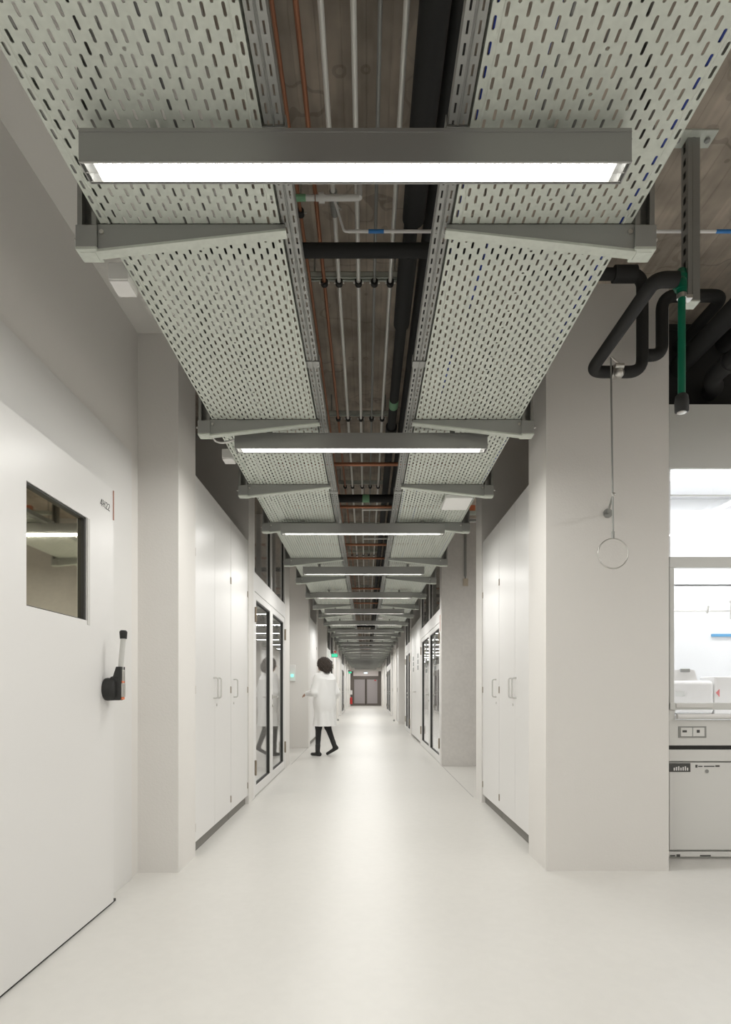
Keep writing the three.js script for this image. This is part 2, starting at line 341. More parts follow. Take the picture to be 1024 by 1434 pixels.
// ------------------------------------------------------------------ fixtures overhead: cable trays
const PITCH = .057, NROW = 52, TL = PITCH * NROW, TW = .3;
function trayPlate(fine) {
  const pos = [], nor = [], t = .002;
  const tri = (a, b, c, n) => { for (const p of [a, b, c]) { pos.push(p[0], p[1], p[2]); nor.push(n[0], n[1], n[2]); } };
  const quad = (a, b, c, d, n) => { tri(a, b, c, n); tri(a, c, d, n); };
  const faces = fine ? [[0, -1], [t, 1]] : [[0, -1]];
  const rect = (xa, xb, za, zb) => { for (const [y, s] of faces) quad([xa, y, za], [xb, y, za], [xb, y, zb], [xa, y, zb], [0, s, 0]); };
  const cell = (xa, xb, za, zb, cx, hw, hl) => {
    const cz = (za + zb) / 2, r = hw;
    const inn = fine ? [[hw, -(hl - r)], [hw, hl - r], [hw * .55, hl - r * .18], [-hw * .55, hl - r * .18], [-hw, hl - r], [-hw, -(hl - r)], [-hw * .55, -(hl - r * .18)], [hw * .55, -(hl - r * .18)]] : [[hw, -hl], [hw, hl], [-hw, hl], [-hw, -hl]];
    const out = fine ? [[xb, za], [xb, zb], [cx + hw * .55, zb], [cx - hw * .55, zb], [xa, zb], [xa, za], [cx - hw * .55, za], [cx + hw * .55, za]] : [[xb, za], [xb, zb], [xa, zb], [xa, za]];
    const K = inn.length;
    for (let i = 0; i < K; i++) {
      const j = (i + 1) % K, I = [cx + inn[i][0], cz + inn[i][1]], J = [cx + inn[j][0], cz + inn[j][1]];
      for (const [y, s] of faces) quad([out[i][0], y, out[i][1]], [out[j][0], y, out[j][1]], [J[0], y, J[1]], [I[0], y, I[1]], [0, s, 0]);
      if (fine) { const nx = -(J[1] - I[1]), nzz = J[0] - I[0], l = Math.hypot(nx, nzz); quad([I[0], 0, I[1]], [J[0], 0, J[1]], [J[0], t, J[1]], [I[0], t, I[1]], [nx / l, 0, nzz / l]); }
    }
  };
  for (const sd of [-1, 1]) for (let c = 0; c < 12; c++) {
    const cx = sd * (.0135 + .025 * c), lo = c ? .001 + .025 * c : .0065, hi = c === 11 ? TW : .026 + .025 * c;
    const xa = sd > 0 ? lo : -hi, xb = sd > 0 ? hi : -lo;
    const off = (c % 2) * PITCH / 2;
    if (off) { rect(xa, xb, 0, off); rect(xa, xb, TL - off, TL); }
    for (let r = 0; r < (off ? NROW - 1 : NROW); r++) cell(xa, xb, off + r * PITCH, off + (r + 1) * PITCH, cx, .0042, .0168);
  }
  for (let r = 0; r < NROW / 2; r++) fine ? cell(-.0065, .0065, r * 2 * PITCH, (r + 1) * 2 * PITCH, 0, .0057, .0058) : rect(-.0065, .0065, r * 2 * PITCH, (r + 1) * 2 * PITCH);
  const g = new THREE.BufferGeometry();
  g.setAttribute('position', new THREE.Float32BufferAttribute(pos, 3)); g.setAttribute('normal', new THREE.Float32BufferAttribute(nor, 3));
  g.translate(0, 0, -TL); return uvs(g);
}
const plateFine = trayPlate(true), plateFar = trayPlate(false);
const traySides = uvs(mergeGeometries([B(-TW, -TW + .0015, 0, .06, 0, TL), B(TW - .0015, TW, 0, .06, 0, TL), B(-TW, -TW + .014, .0585, .06, 0, TL), B(TW - .014, TW, .0585, .06, 0, TL)]));
const trayRibs = uvs(mergeGeometries([-.2745, .2745].map((x) => prism([[x - .004, 0], [x, -.0022], [x + .004, 0]], 0, TL))));
const trayX = .589;
for (const s of [-1, 1]) for (let k = 0; k < 15; k++) {
  const d = -1.2 + k * TL, o = new THREE.Group(); o.name = numbered('cable_tray'); o.position.set(s * trayX, TRAY, -d); scene.add(o);
  o.userData = { label: s < 0 ? 'perforated galvanised cable tray section carrying grey cables' : 'perforated galvanised cable tray section carrying blue cables', category: 'cable tray', group: s < 0 ? 'tray sections on the cold room side' : 'tray sections on the laboratory side' };
  const add = (n, g) => { const m = new THREE.Mesh(g, M.zinc); m.name = n; m.castShadow = m.receiveShadow = true; o.add(m); };
  add('base_plate', k < 4 ? plateFine : plateFar); add('side_walls', traySides); if (k < 5) add('stiffening_ribs', trayRibs);
}
// cables lying in the trays
function cable(x, r, mat, label, d0, d1, group, sway = .02) {
  const pts = []; const ph = rnd() * 6; for (let d = d0; d <= d1; d += .3) pts.push(V(x + Math.sin(d * 1.3 + ph) * sway, TRAY + .0025 + r, d));
  single('cable', label, 'cable', sweep(pts, r, 7), mat, V(x, TRAY, d0), group);
}
for (const [x, r] of [[-.86, .006], [-.82, .008], [-.755, .006], [-.62, .007], [-.47, .007]]) cable(x, r, M.cableGrey, 'grey cable lying in the tray on the cold room side', -1, 20, 'grey cables in the tray');
for (const [x, r] of [[-.7, .012], [-.54, .011]]) cable(x, r, M.cableDark, 'thick black cable lying in the tray on the cold room side', -1, 20, 'black cables in the tray');
for (const [x, r, sw] of [[.3035, .006, .004], [.862, .007, .01], [.41, .006, .03]]) cable(x + .005, r, M.navy, 'dark blue cable lying in the tray on the laboratory side', -1, 20, 'blue cables in the tray', sw);
for (const [x, r] of [[.5, .007], [.58, .006], [.67, .008], [.8, .007]]) cable(x, r, M.cableGrey, 'grey cable lying in the tray on the laboratory side', -1, 20, 'grey cables on the laboratory side');

// inner mounting rails beside the trays, with joint plates
function rail(s, d0, d1) {
  const xa = s * .281, xb = s * .23, xm = (xa + xb) / 2, sgn = Math.sign(xb - xa), y = TRAY + .006;
  const o = thing('mounting_rail', s < 0 ? 'slotted steel mounting rail along the copper pipes' : 'slotted steel mounting rail along the black insulated pipe', 'rail', V(xm, TRAY, d0), s < 0 ? 'rails beside the copper pipes' : 'rails beside the black pipe');
  const strips = [], lim = Math.min(d1, 9);
  for (const [p, q] of [[xa, xm - sgn * .004], [xm + sgn * .004, xb]]) {
    const c = (p + q) / 2, hw = .003, a = Math.min(p, q), b = Math.max(p, q);
    strips.push(B(a, c - hw, y, y + .002, d0, d1), B(c + hw, b, y, y + .002, d0, d1));
    if (d0 < 12) { for (let d = d0; d < d1 - .01; d += .05) strips.push(B(c - hw, c + hw, y, y + .002, d, Math.min(d1, d + .02))); } else strips.push(B(c - hw, c + hw, y, y + .002, d0, d1));
  }
  part(o, 'flange', strips, M.zincMid);
  part(o, 'web', [B(xa - .001, xa + .001, y, y + .04, d0, d1), B(xb - .001, xb + .001, y, y + .04, d0, d1)], M.zincMid);
  part(o, 'ridge', [prism([[xm - .0045, y + .002], [xm, y - .006], [xm + .0045, y + .002]], d0, d1)], M.zincMid);
  part(o, 'joint_plate', [B(s * .284, s * .222, y - .004, y - .002, d0, d0 + .05), B(s * .224, s * .222, y - .004, y + .03, d0, d0 + .05), B(s * .296, s * .281, y - .004, y - .001, d0, d0 + .05)], M.zincMid);
}
const railCuts = [-1.2, 1.685, 2.893, 4.79, 6.95, 9, 11, 13.5, 16, 20, 26, 32, 41];
for (const s of [-1, 1]) for (let i = 0; i < railCuts.length - 1; i++) rail(s, railCuts[i] + .002, railCuts[i + 1] - .002);

// cantilever brackets with posts to the ceiling
const bracketLabel = {
  '-2.034': 'galvanised cantilever bracket beside the tray above the cold room door', '2.034': 'galvanised cantilever bracket level with the emergency shower post',
  '-3.505': 'galvanised cantilever bracket beside the white cable loop', '3.505': 'galvanised cantilever bracket beside the top of the shower column',
  '-4.61': 'galvanised cantilever bracket above the left double-door cabinet', '4.61': 'galvanised cantilever bracket just before the white access point' };
function bracket(s, d, top) {
  const o = thing('tray_bracket', bracketLabel[String(s * d)] ?? (s < 0 ? 'galvanised cantilever bracket under the tray on the cold room side' : 'galvanised cantilever bracket under the tray on the laboratory side'), 'bracket', V(s * .93, TRAY - .1, d), s < 0 ? 'brackets on the cold room side' : 'brackets on the laboratory side');
  const P = (pts) => pts.map(([x, y]) => [s * x, TRAY + y]);
  part(o, 'arm', [prism(P([[.9, -.0005], [.9, -.092], [.272, -.022], [.272, -.0005]]), d, d + .003), prism(P([[.9, -.0005], [.9, -.092], [.272, -.022], [.272, -.0005]]), d + .027, d + .03), prism(P([[.9, -.0005], [.9, -.003], [.272, -.003], [.272, -.0005]]), d, d + .03)], M.zincMid);
  part(o, 'arm_flange', [prism(P([[.905, -.088], [.905, -.097], [.268, -.026], [.268, -.019]]), d - .004, d + .034)], M.zinc);
  const post = part(o, 'post', [B(s * .902, s * .906, TRAY - .08, top, d - .004, d + .05), B(s * .962, s * .966, TRAY - .08, top, d - .004, d + .05), B(s * .906, s * .962, TRAY - .08, top, d + .046, d + .05), B(s * .906, s * .918, TRAY - .08, top, d - .004, d), B(s * .95, s * .962, TRAY - .08, top, d - .004, d)], M.zincDark);
  part(post, 'end_face', B(s * .898, s * .97, TRAY - .086, TRAY - .01, d - .01, d - .004, .003), M.zincMid);
  part(post, 'end_cap', [B(s * .898, s * .97, TRAY - .094, TRAY - .08, d - .01, d + .055, .004), B(s * .909, s * .959, TRAY - .0955, TRAY - .0935, d + .002, d + .04)], M.zinc);
  part(o, 'bolt', Cyl(V(s * .885, TRAY - .03, d - .006), V(s * .885, TRAY - .03, d + .002), .008, 6), M.steel); part(o, 'bolt', Cyl(V(s * .96, TRAY - .04, d + .02), V(s * .985, TRAY - .04, d + .02), .006, 8), M.steel);
}
const bracketAt = [.55, 2.034, 3.505, 4.61, 5.66, 7.2, 8.4, 9.75, 11.1, 12.4, 13.9, 15.4, 16.9, 18.4, 19.9, 21.4, 22.9, 24.4, 25.9, 27.4, 28.9, 30.4, 31.9, 33.4, 34.9, 36.4, 37.9, 39.4, 40.9];
for (const d of bracketAt) { bracket(-1, d, d < 3.7 ? 3.39 : CEIL - .001); bracket(1, d, CEIL - .001); }

// linear luminaires
{
  const L = .75, cx = -.029, y0 = 2.58, y1 = 2.673, w = .072, d = 0;
  const o = thing('linear_luminaire', 'grey linear luminaire with white louvre hung across the corridor', 'lamp', V(cx, y1, 0), 'linear luminaires down the corridor');
  part(o, 'housing', [B(cx - L, cx + L, y0, y1, 0, .0025), B(cx - L, cx + L, y0, y1, w - .0025, w), B(cx - L, cx + L, y1 - .003, y1, .0025, w - .0025), B(cx - L, cx - L + .003, y0, y1 - .003, .0025, w - .0025), B(cx + L - .003, cx + L, y0, y1 - .003, .0025, w - .0025), B(cx - L, cx + L, y1 - .012, y1 - .009, -.002, 0), B(cx - L, cx + L, y0, y0 + .004, -.0015, 0)], M.housing);
  part(o, 'diffuser', B(cx - L + .035, cx + L - .035, y0 + .03, y0 + .034, .006, w - .006), M.glow, 'glowing white lamp behind the louvre');
  const bl = []; for (let i = 0; i <= 58; i++) { const x = cx - L + .012 + i * (2 * L - .024) / 58; bl.push(B(x - .0006, x + .0006, y0 + .002, y0 + .026, .004, w - .004)); }
  for (const q of [.006, w / 2, w - .006]) bl.push(B(cx - L + .004, cx + L - .004, y0 + .002, y0 + .024, q - .0008, q + .0008));
  part(o, 'louvre', bl, M.louver);
  for (const x of [-.55, .55]) part(o, 'hanger', B(cx + x - .015, cx + x + .015, y1, TRAY, .056, .071), M.zincDark);
  const li = new THREE.RectAreaLight(LAMP_COLOR, LAMP_LIGHT, 2 * L - .08, w - .014); li.name = 'lamp_light';
  li.position.set(0, y0 - .004 - y1, -w / 2); li.rotation.x = -Math.PI / 2; li.castShadow = true; o.add(li);
  const zs = []; for (let k = -3; k <= 21; k++) zs.push(1.645 + 1.951 * k);
  const own = { 3: 'grey linear luminaire with bright louvre hung beside the emergency shower post', 4: 'grey linear luminaire hung below the tray next to the cable loop', 5: 'grey linear luminaire hung just beyond the white access point' };
  o.position.z = -zs[0]; o.userData.label = 'grey linear luminaire hung behind the viewpoint';
  zs.slice(1).forEach((z, i) => { const c = copy(o, new THREE.Vector3(cx, y1, -z)); c.userData = { ...c.userData, label: own[i + 1] ?? (i < 2 ? c.userData.label : 'grey linear luminaire with white louvre in the far row across the corridor') }; });
}

// ------------------------------------------------------------------ pipes in the strip between the trays
const PY = EYE + 2.35;
function straightPipe(name, x, r, mat, label, cat, y = PY, d0 = -1, d1 = 34, group) { return single(name, label, cat, Cyl(V(x, y, d0), V(x, y, d1), r, 14), mat, V(x, y, d0), group); }
straightPipe('copper_pipe', -.322, .0085, M.copper, 'thin copper pipe close to the slotted rail', 'pipe');
straightPipe('copper_pipe', -.24, .0105, M.copper, 'thicker copper pipe next to the first steel pipe', 'pipe');
straightPipe('steel_pipe', -.155, .0115, M.pipeSteel, 'pale steel pipe next to the copper pipes, with a valve', 'pipe');
straightPipe('steel_pipe', -.043, .0115, M.pipeSteel, 'pale steel pipe ending at the white plastic tee', 'pipe');
straightPipe('steel_pipe', .049, .0085, M.zincDark, 'thin darker steel pipe between two pale ones', 'pipe');
straightPipe('steel_pipe', .14, .0115, M.pipeSteel, 'pale steel pipe next to the black insulated pipe', 'pipe');
{
  const o = thing('insulated_pipe', 'black insulated pipe along the ceiling beside the steel pipes', 'pipe', V(.225, PY, -1));
  part(o, 'lagging', [Cyl(V(.235, PY - .02, -1), V(.235, PY - .02, 3.0), .055, 18), Cyl(V(.225, PY - .03, 3.0), V(.225, PY - .03, 34), .036, 18), Cyl(V(.225, PY - .03, 3.2), V(.225, PY - .03, 3.85), .05, 18), Cyl(V(.225, PY - .03, 5.35), V(.225, PY - .03, 5.75), .05, 18)], M.black);
  part(o, 'green_label', Cyl(V(.225, PY - .03, 4.85), V(.225, PY - .03, 4.97), .0372, 18), M.greenLabel, 'pale green pipe label');
  single('insulated_pipe', 'second black insulated pipe tucked beside the slotted rail', 'pipe', Cyl(V(.335, PY + .05, -1), V(.335, PY + .05, 34), .04, 16), M.black, V(.335, PY + .05, -1));
}
function crossPipe(y, d, x0, x1, r, mat, name, label, group) {
  const o = thing(name, label, 'pipe', V(x0, y, d), group); part(o, 'tube', Cyl(V(x0, y, d), V(x1, y, d), r, 16), mat);
  for (const x of [Math.max(x0 + .03, -.6), .6]) part(o, 'hanger_rod', Cyl(V(x, y + r * .8, d), V(x, CEIL, d), .004, 8), M.zincDark);
}
crossPipe(EYE + 2.2, 3.04, -1.1, .9, .034, M.black, 'cross_pipe', 'black insulated pipe crossing below the steel pipes');
{
  const o = thing('cross_pipe', 'black crossing pipe with a pale green label far along the ceiling', 'pipe', V(-.8, EYE + 2.2, 6.98));
  part(o, 'lagging', Cyl(V(-.8, EYE + 2.2, 6.98), V(.8, EYE + 2.2, 6.98), .045, 16), M.black);
  part(o, 'green_label', Cyl(V(-.04, EYE + 2.2, 6.98), V(.04, EYE + 2.2, 6.98), .0462, 16), M.greenLabel);
}
[5.92, 7.3, 9.2, 10.15, 13.2, 15.4].forEach((d) => crossPipe(EYE + 2.2, d, -.9, .9, .018, M.copper, 'copper_cross_pipe', 'copper pipe crossing under the ceiling pipes', 'copper pipes crossing the ceiling strip'));
[5.7, 7.55, 9.0, 11.9].forEach((d) => crossPipe(EYE + 2.24, d, -.05, .9, .011, M.pipeSteel, 'branch_pipe', 'pale steel branch pipe crossing under the ceiling', 'steel branch pipes'));
[11.1, 14.2, 17.5, 21].forEach((d) => crossPipe(EYE + 2.2, d, -.9, .9, .04, M.black, 'cross_pipe', 'black insulated pipe crossing the distant ceiling strip', 'distant black crossing pipes'));
{
  const d = 2.913, y = EYE + 2.2, o = thing('water_pipe', 'thin pale pipe with blue labels crossing to the laboratory', 'pipe', V(-.09, y, d));
  part(o, 'tube', [Cyl(V(-.085, y, d), V(4.9, y, d), .0075, 12), sweep(bendPath([V(-.08, y, d), V(-.105, y, d), V(-.15, PY - .02, d - .03)], .03), .006, 10)], M.white);
  part(o, 'blue_label', [Cyl(V(.012, y, d), V(.086, y, d), .0086, 12), Cyl(V(1.68, y, d), V(1.82, y, d), .0086, 12)], M.blue);
}
{
  const d = 2.776, y = EYE + 2.25, o = thing('plastic_tee', 'grey plastic pipe tee with green label under the ceiling pipes', 'pipe', V(-.2, y, d));
  part(o, 'body', [Cyl(V(-.23, y, d), V(-.03, y, d), .0135, 14), Cyl(V(-.215, y, d), V(-.19, y, d), .021, 14), Cyl(V(-.03, y, d), V(-.03, PY + .02, d + .02), .0135, 14), Cyl(V(-.6, y, d), V(-.235, y, d), .013, 14)], M.plastic);
  part(o, 'green_label', Cyl(V(-.335, y, d), V(-.275, y, d), .0142, 14), M.greenLabel);
}
{
  const o = thing('pipe_valve', 'small dark metal valve on a pale ceiling pipe', 'valve', V(-.155, PY, 2.95));
  part(o, 'body', [Cyl(V(-.155, PY, 2.86), V(-.155, PY, 3.0), .019, 8), Sph(V(-.155, PY, 2.93), .022)], M.zincDark);
  part(o, 'stem', [Cyl(V(-.155, PY, 2.93), V(-.12, PY - .03, 2.93), .006, 8)], M.steel);
}
// strut channels with clamps that carry the pipes
[3.53, 5.29, 7.05, 8.81, 10.57, 12.33, 14.1, 16].forEach((d, i) => {
  const y = EYE + 2.42, o = thing('pipe_support', 'galvanised strut channel with rubber clamps holding the ceiling pipes', 'pipe support', V(0, y, d), 'pipe supports under the ceiling');
  part(o, 'channel', [B(-.36, .2, y + .01, y + .013, d, d + .041), B(-.36, .2, y - .02, y + .013, d, d + .003), B(-.36, .2, y - .02, y + .013, d + .038, d + .041), B(-.36, .2, y - .02, y - .018, d, d + .011), B(-.36, .2, y - .02, y - .018, d + .03, d + .041)], M.zinc);
  for (const x of [-.3, .17]) part(o, 'rod', Cyl(V(x, y, d + .02), V(x, CEIL, d + .02), .005, 8), M.zincDark);
  if (i < 5) for (const x of [-.24, -.155, -.043, .049, .14]) {
    const c = part(o, 'clamp', [Cyl(V(x, PY, d - .04), V(x, PY, d - .012), .021, 14)], M.blackRubber, 'black rubber-lined pipe clamp');
    part(c, 'clamp_screw', [Cyl(V(x - .03, PY, d - .026), V(x + .03, PY, d - .026), .0055, 8), Cyl(V(x, PY + .015, d - .026), V(x, y + .01, d - .02), .005, 8)], M.steel);
  }
});
[[1.62], [2.99]].forEach(([d]) => {
  const o = thing('pipe_clamp', 'single black clamp holding the copper pipe near the rail', 'clamp', V(-.322, PY, d), 'single clamps on the copper pipe');
  part(o, 'ring', Cyl(V(-.322, PY, d - .014), V(-.322, PY, d + .014), .018, 14), M.blackRubber);
  part(o, 'screw', [Cyl(V(-.35, PY, d), V(-.292, PY, d), .005, 8), Cyl(V(-.322, PY, d), V(-.322, CEIL, d), .005, 8)], M.steel);
});

// small fixtures on the trays
for (const [d, y, lab] of [[2.27, 2.71, 'small white junction box beside the tray above the cold room door'], [4.06, 2.725, 'small white junction box with cable loop above the left cabinets']]) {
  const o = thing('junction_box', lab, 'junction box', V(-.92, y, d));
  part(o, 'body', [B(-.89, -.965, y - .025, y + .04, d, d + .1, .004)], M.plastic);
  part(o, 'lid', [B(-.892, -.963, y - .03, y - .024, d + .004, d + .096, .002)], M.white);
  if (d > 3) part(o, 'cable_loop', sweep(bendPath([V(-.9, TRAY - .05, 3.56), V(-.9, TRAY - .09, 3.6), V(-.84, TRAY - .1, 3.6), V(-.76, TRAY - .06, 3.62)], .05), .006, 8), M.white);
}
{
  const o = thing('access_point', 'flat white access point box hung under the right tray', 'access point', V(.736, 2.66, 4.77));
  part(o, 'case', B(.629, .843, 2.655, 2.685, 4.77, 5.09, .008), std(.92, .92, .9, .5));
  part(o, 'hanger', [B(.7, .77, 2.685, TRAY, 4.9, 4.96)], M.zincDark);
  single('smoke_detector', 'small round white detector under the distant right tray', 'detector', lathe([[0, 0], [.05, 0], [.052, .02], [.05, .045], [0, .045]], V(.31, TRAY - .045, 12.95)), M.white, V(.31, TRAY, 12.95));
}

// ------------------------------------------------------------------ emergency shower, black pipes and strut post
{
  const o = thing('strut_post', 'grey slotted strut post bolted to the concrete ceiling', 'post', V(1.53, CEIL, 2.85));
  const x0 = 1.5, x1 = 1.556, y0 = 2.965, d0 = 2.826, d1 = 2.886;
  const slots = []; for (let y = y0 + .02; y < CEIL - .06; y += .06) slots.push(B(x0, x0 + .003, y, y + .03, d0 + .02, d0 + .042));
  part(o, 'channel', [B(x0, x1, y0, CEIL - .004, d0, d0 + .003), B(x0, x0 + .003, y0, CEIL - .004, d0 + .003, d0 + .02), B(x0, x0 + .003, y0, CEIL - .004, d0 + .042, d1), ...slots, B(x1 - .003, x1, y0, CEIL - .004, d0 + .003, d1), B(x0 + .003, x1 - .003, y0, CEIL - .004, d1 - .003, d1), B(x0 + .022, x0 + .034, y0, CEIL - .004, d0 - .002, d0)], M.zincDark);
  part(o, 'ceiling_plate', [B(1.425, 1.5, CEIL - .008, CEIL, 2.79, 2.884, .002), B(1.556, 1.625, CEIL - .008, CEIL, 2.79, 2.884, .002), B(1.5, 1.556, CEIL - .008, CEIL, 2.79, 2.826)], M.zinc);
  for (const x of [1.455, 1.595]) part(o, 'bolt', Cyl(V(x, CEIL - .02, 2.835), V(x, CEIL - .008, 2.835), .013, 6), M.zincDark);
  part(o, 'end_cap', B(x0 - .001, x1 + .001, y0 - .006, y0, d0 - .001, d1 + .001), M.zinc);
}
{
  const X = 1.457, D = 2.8, o = thing('emergency_shower', 'green emergency shower drop pipe with black nozzle', 'shower', V(X, 2.43, D));
  part(o, 'drop_pipe', Cyl(V(X, 2.50, D), V(X, 3.0, D), .0165, 18), M.green);
  part(o, 'nozzle', lathe([[0, -.0], [.018, 0], [.03, .004], [.031, .05], [.027, .075], [.017, .085], [0, .085]], V(X, 2.43, D)), M.blackRubber);
  part(o, 'nozzle_insert', lathe([[0, 0], [.02, 0], [.02, .004], [.012, .004], [.0, .004]], V(X, 2.427, D)), M.steel);
  part(o, 'elbow', [sweep(bendPath([V(X, 2.98, D), V(X, 3.035, D), V(X + .012, 3.05, D + .03), V(X + .03, 3.12, D + .06)], .03), .022, 14), Cyl(V(X - .004, 2.995, D), V(X - .004, 3.02, D), .027, 16), B(X - .02, X + .035, 3.02, 3.09, D + .01, D + .05, .01)], M.green);
  part(o, 'pipe_clip', [Cyl(V(X, 2.955, D), V(X, 2.975, D), .021, 16), B(X + .01, X + .05, 2.955, 2.972, D - .006, D + .03, .002)], M.steel);
}
function insul(label, pts, r, extra = [], bend = .07, name = 'insulated_pipe') {
  const o = thing(name, label, 'pipe', pts[0]); part(o, 'lagging', [sweep(bendPath(pts, bend), r, 18)], M.black);
  for (const [a, b, rr] of extra) part(o, 'coupling', Cyl(a, b, rr, 20), M.black); return o;
}
insul('black lagged pipe looping down the column beside the pull valve', [V(.95, 3.615, 3.6), V(1.64, 3.615, 3.6), V(1.64, 3.035, 3.6), V(1.33, 3.035, 3.6), V(1.33, 3.035, 2.79), V(1.432, 3.035, 2.79)], .034, [[V(1.47, 3.615, 3.6), V(1.60, 3.615, 3.6), .047]], .085);
insul('black lagged pipe stepping behind the loop beside the green shower', [V(1.68, 3.2, 3.72), V(1.815, 3.2, 3.72), V(1.815, 3.565, 3.72), V(2.2, 3.565, 3.72), V(2.2, 3.565, 4.278)], .036, [], .09);
insul('thick black pipe running back over the fume cupboard', [V(2.2, 3.42, .6), V(2.2, 3.42, 4.28)], .062, [[V(2.2, 3.42, 3.3), V(2.2, 3.42, 3.34), .07]]);
insul('thick black pipe bending down above the fume cupboard', [V(2.32, 3.24, .6), V(2.32, 3.24, 4.08), V(2.42, 3.24, 4.2), V(2.42, 3.24, 4.28)], .055, [[V(2.32, 3.24, 3.86), V(2.32, 3.24, 3.9), .064]], .1);
insul('black pipe high beside the concrete ceiling over the cupboard', [V(2.52, 3.58, .6), V(2.52, 3.58, 4.28)], .055);
{
  const o = thing('air_duct', 'large black air duct above the fume cupboard', 'duct', V(3.4, 3.1, 4.3));
  part(o, 'casing', B(1.96, 4.95, 3.094, CEIL - .002, 4.3, 5.19, .004), M.black); part(o, 'flange', [B(1.95, 4.96, 3.092, 3.13, 4.28, 4.3), B(1.95, 4.96, 3.69, CEIL - .002, 4.28, 4.3)], M.black);
}
{
  const vx = 1.475, vd = 3.6, o = thing('shower_pull', 'shower valve with long pull rod and steel ring on the column', 'pull handle', V(1.46, 2.1, 3.56));
  part(o, 'valve', [Cyl(V(1.455, 3.035, 3.6), V(1.515, 3.035, 3.6), .0375, 16), Cyl(V(1.485, 3.035, 3.6), V(1.485, 3.035, 3.53), .014, 12), Sph(V(1.485, 3.01, 3.56), .03)], M.steel);
  part(o, 'lever', [Cyl(V(1.485, 3.04, 3.535), V(1.425, 3.085, 3.53), .007, 10), Cyl(V(1.45, 3.035, 3.53), V(1.5, 3.035, 3.53), .014, 10)], M.steel);
  part(o, 'rod', Cyl(V(1.425, 3.085, 3.53), V(1.4385, 2.055, 3.53), .0052, 10), M.zincDark);
  part(o, 'rod_end', Cyl(V(1.438, 2.03, 3.53), V(1.438, 2.07, 3.53), .0085, 10), M.zincDark);
  const ring = []; for (let i = 0; i < 48; i++) { const t = i / 48 * Math.PI * 2; ring.push(V(1.438 + Math.cos(t) * .0875, 1.942 + Math.sin(t) * .0875, 3.53)); }
  part(o, 'ring', sweep(ring, .0038, 8, true), M.steel, 'thin steel pull ring');
  const g = part(o, 'rod_guide', [Cyl(V(1.535, 2.27, 3.845), V(1.535, 2.27, 3.8555), .029, 20), Cyl(V(1.535, 2.27, 3.85), V(1.441, 2.285, 3.54), .007, 10)], M.zincDark);
  part(g, 'guide_eye', Sph(V(1.44, 2.285, 3.53), .013), M.steel);
}

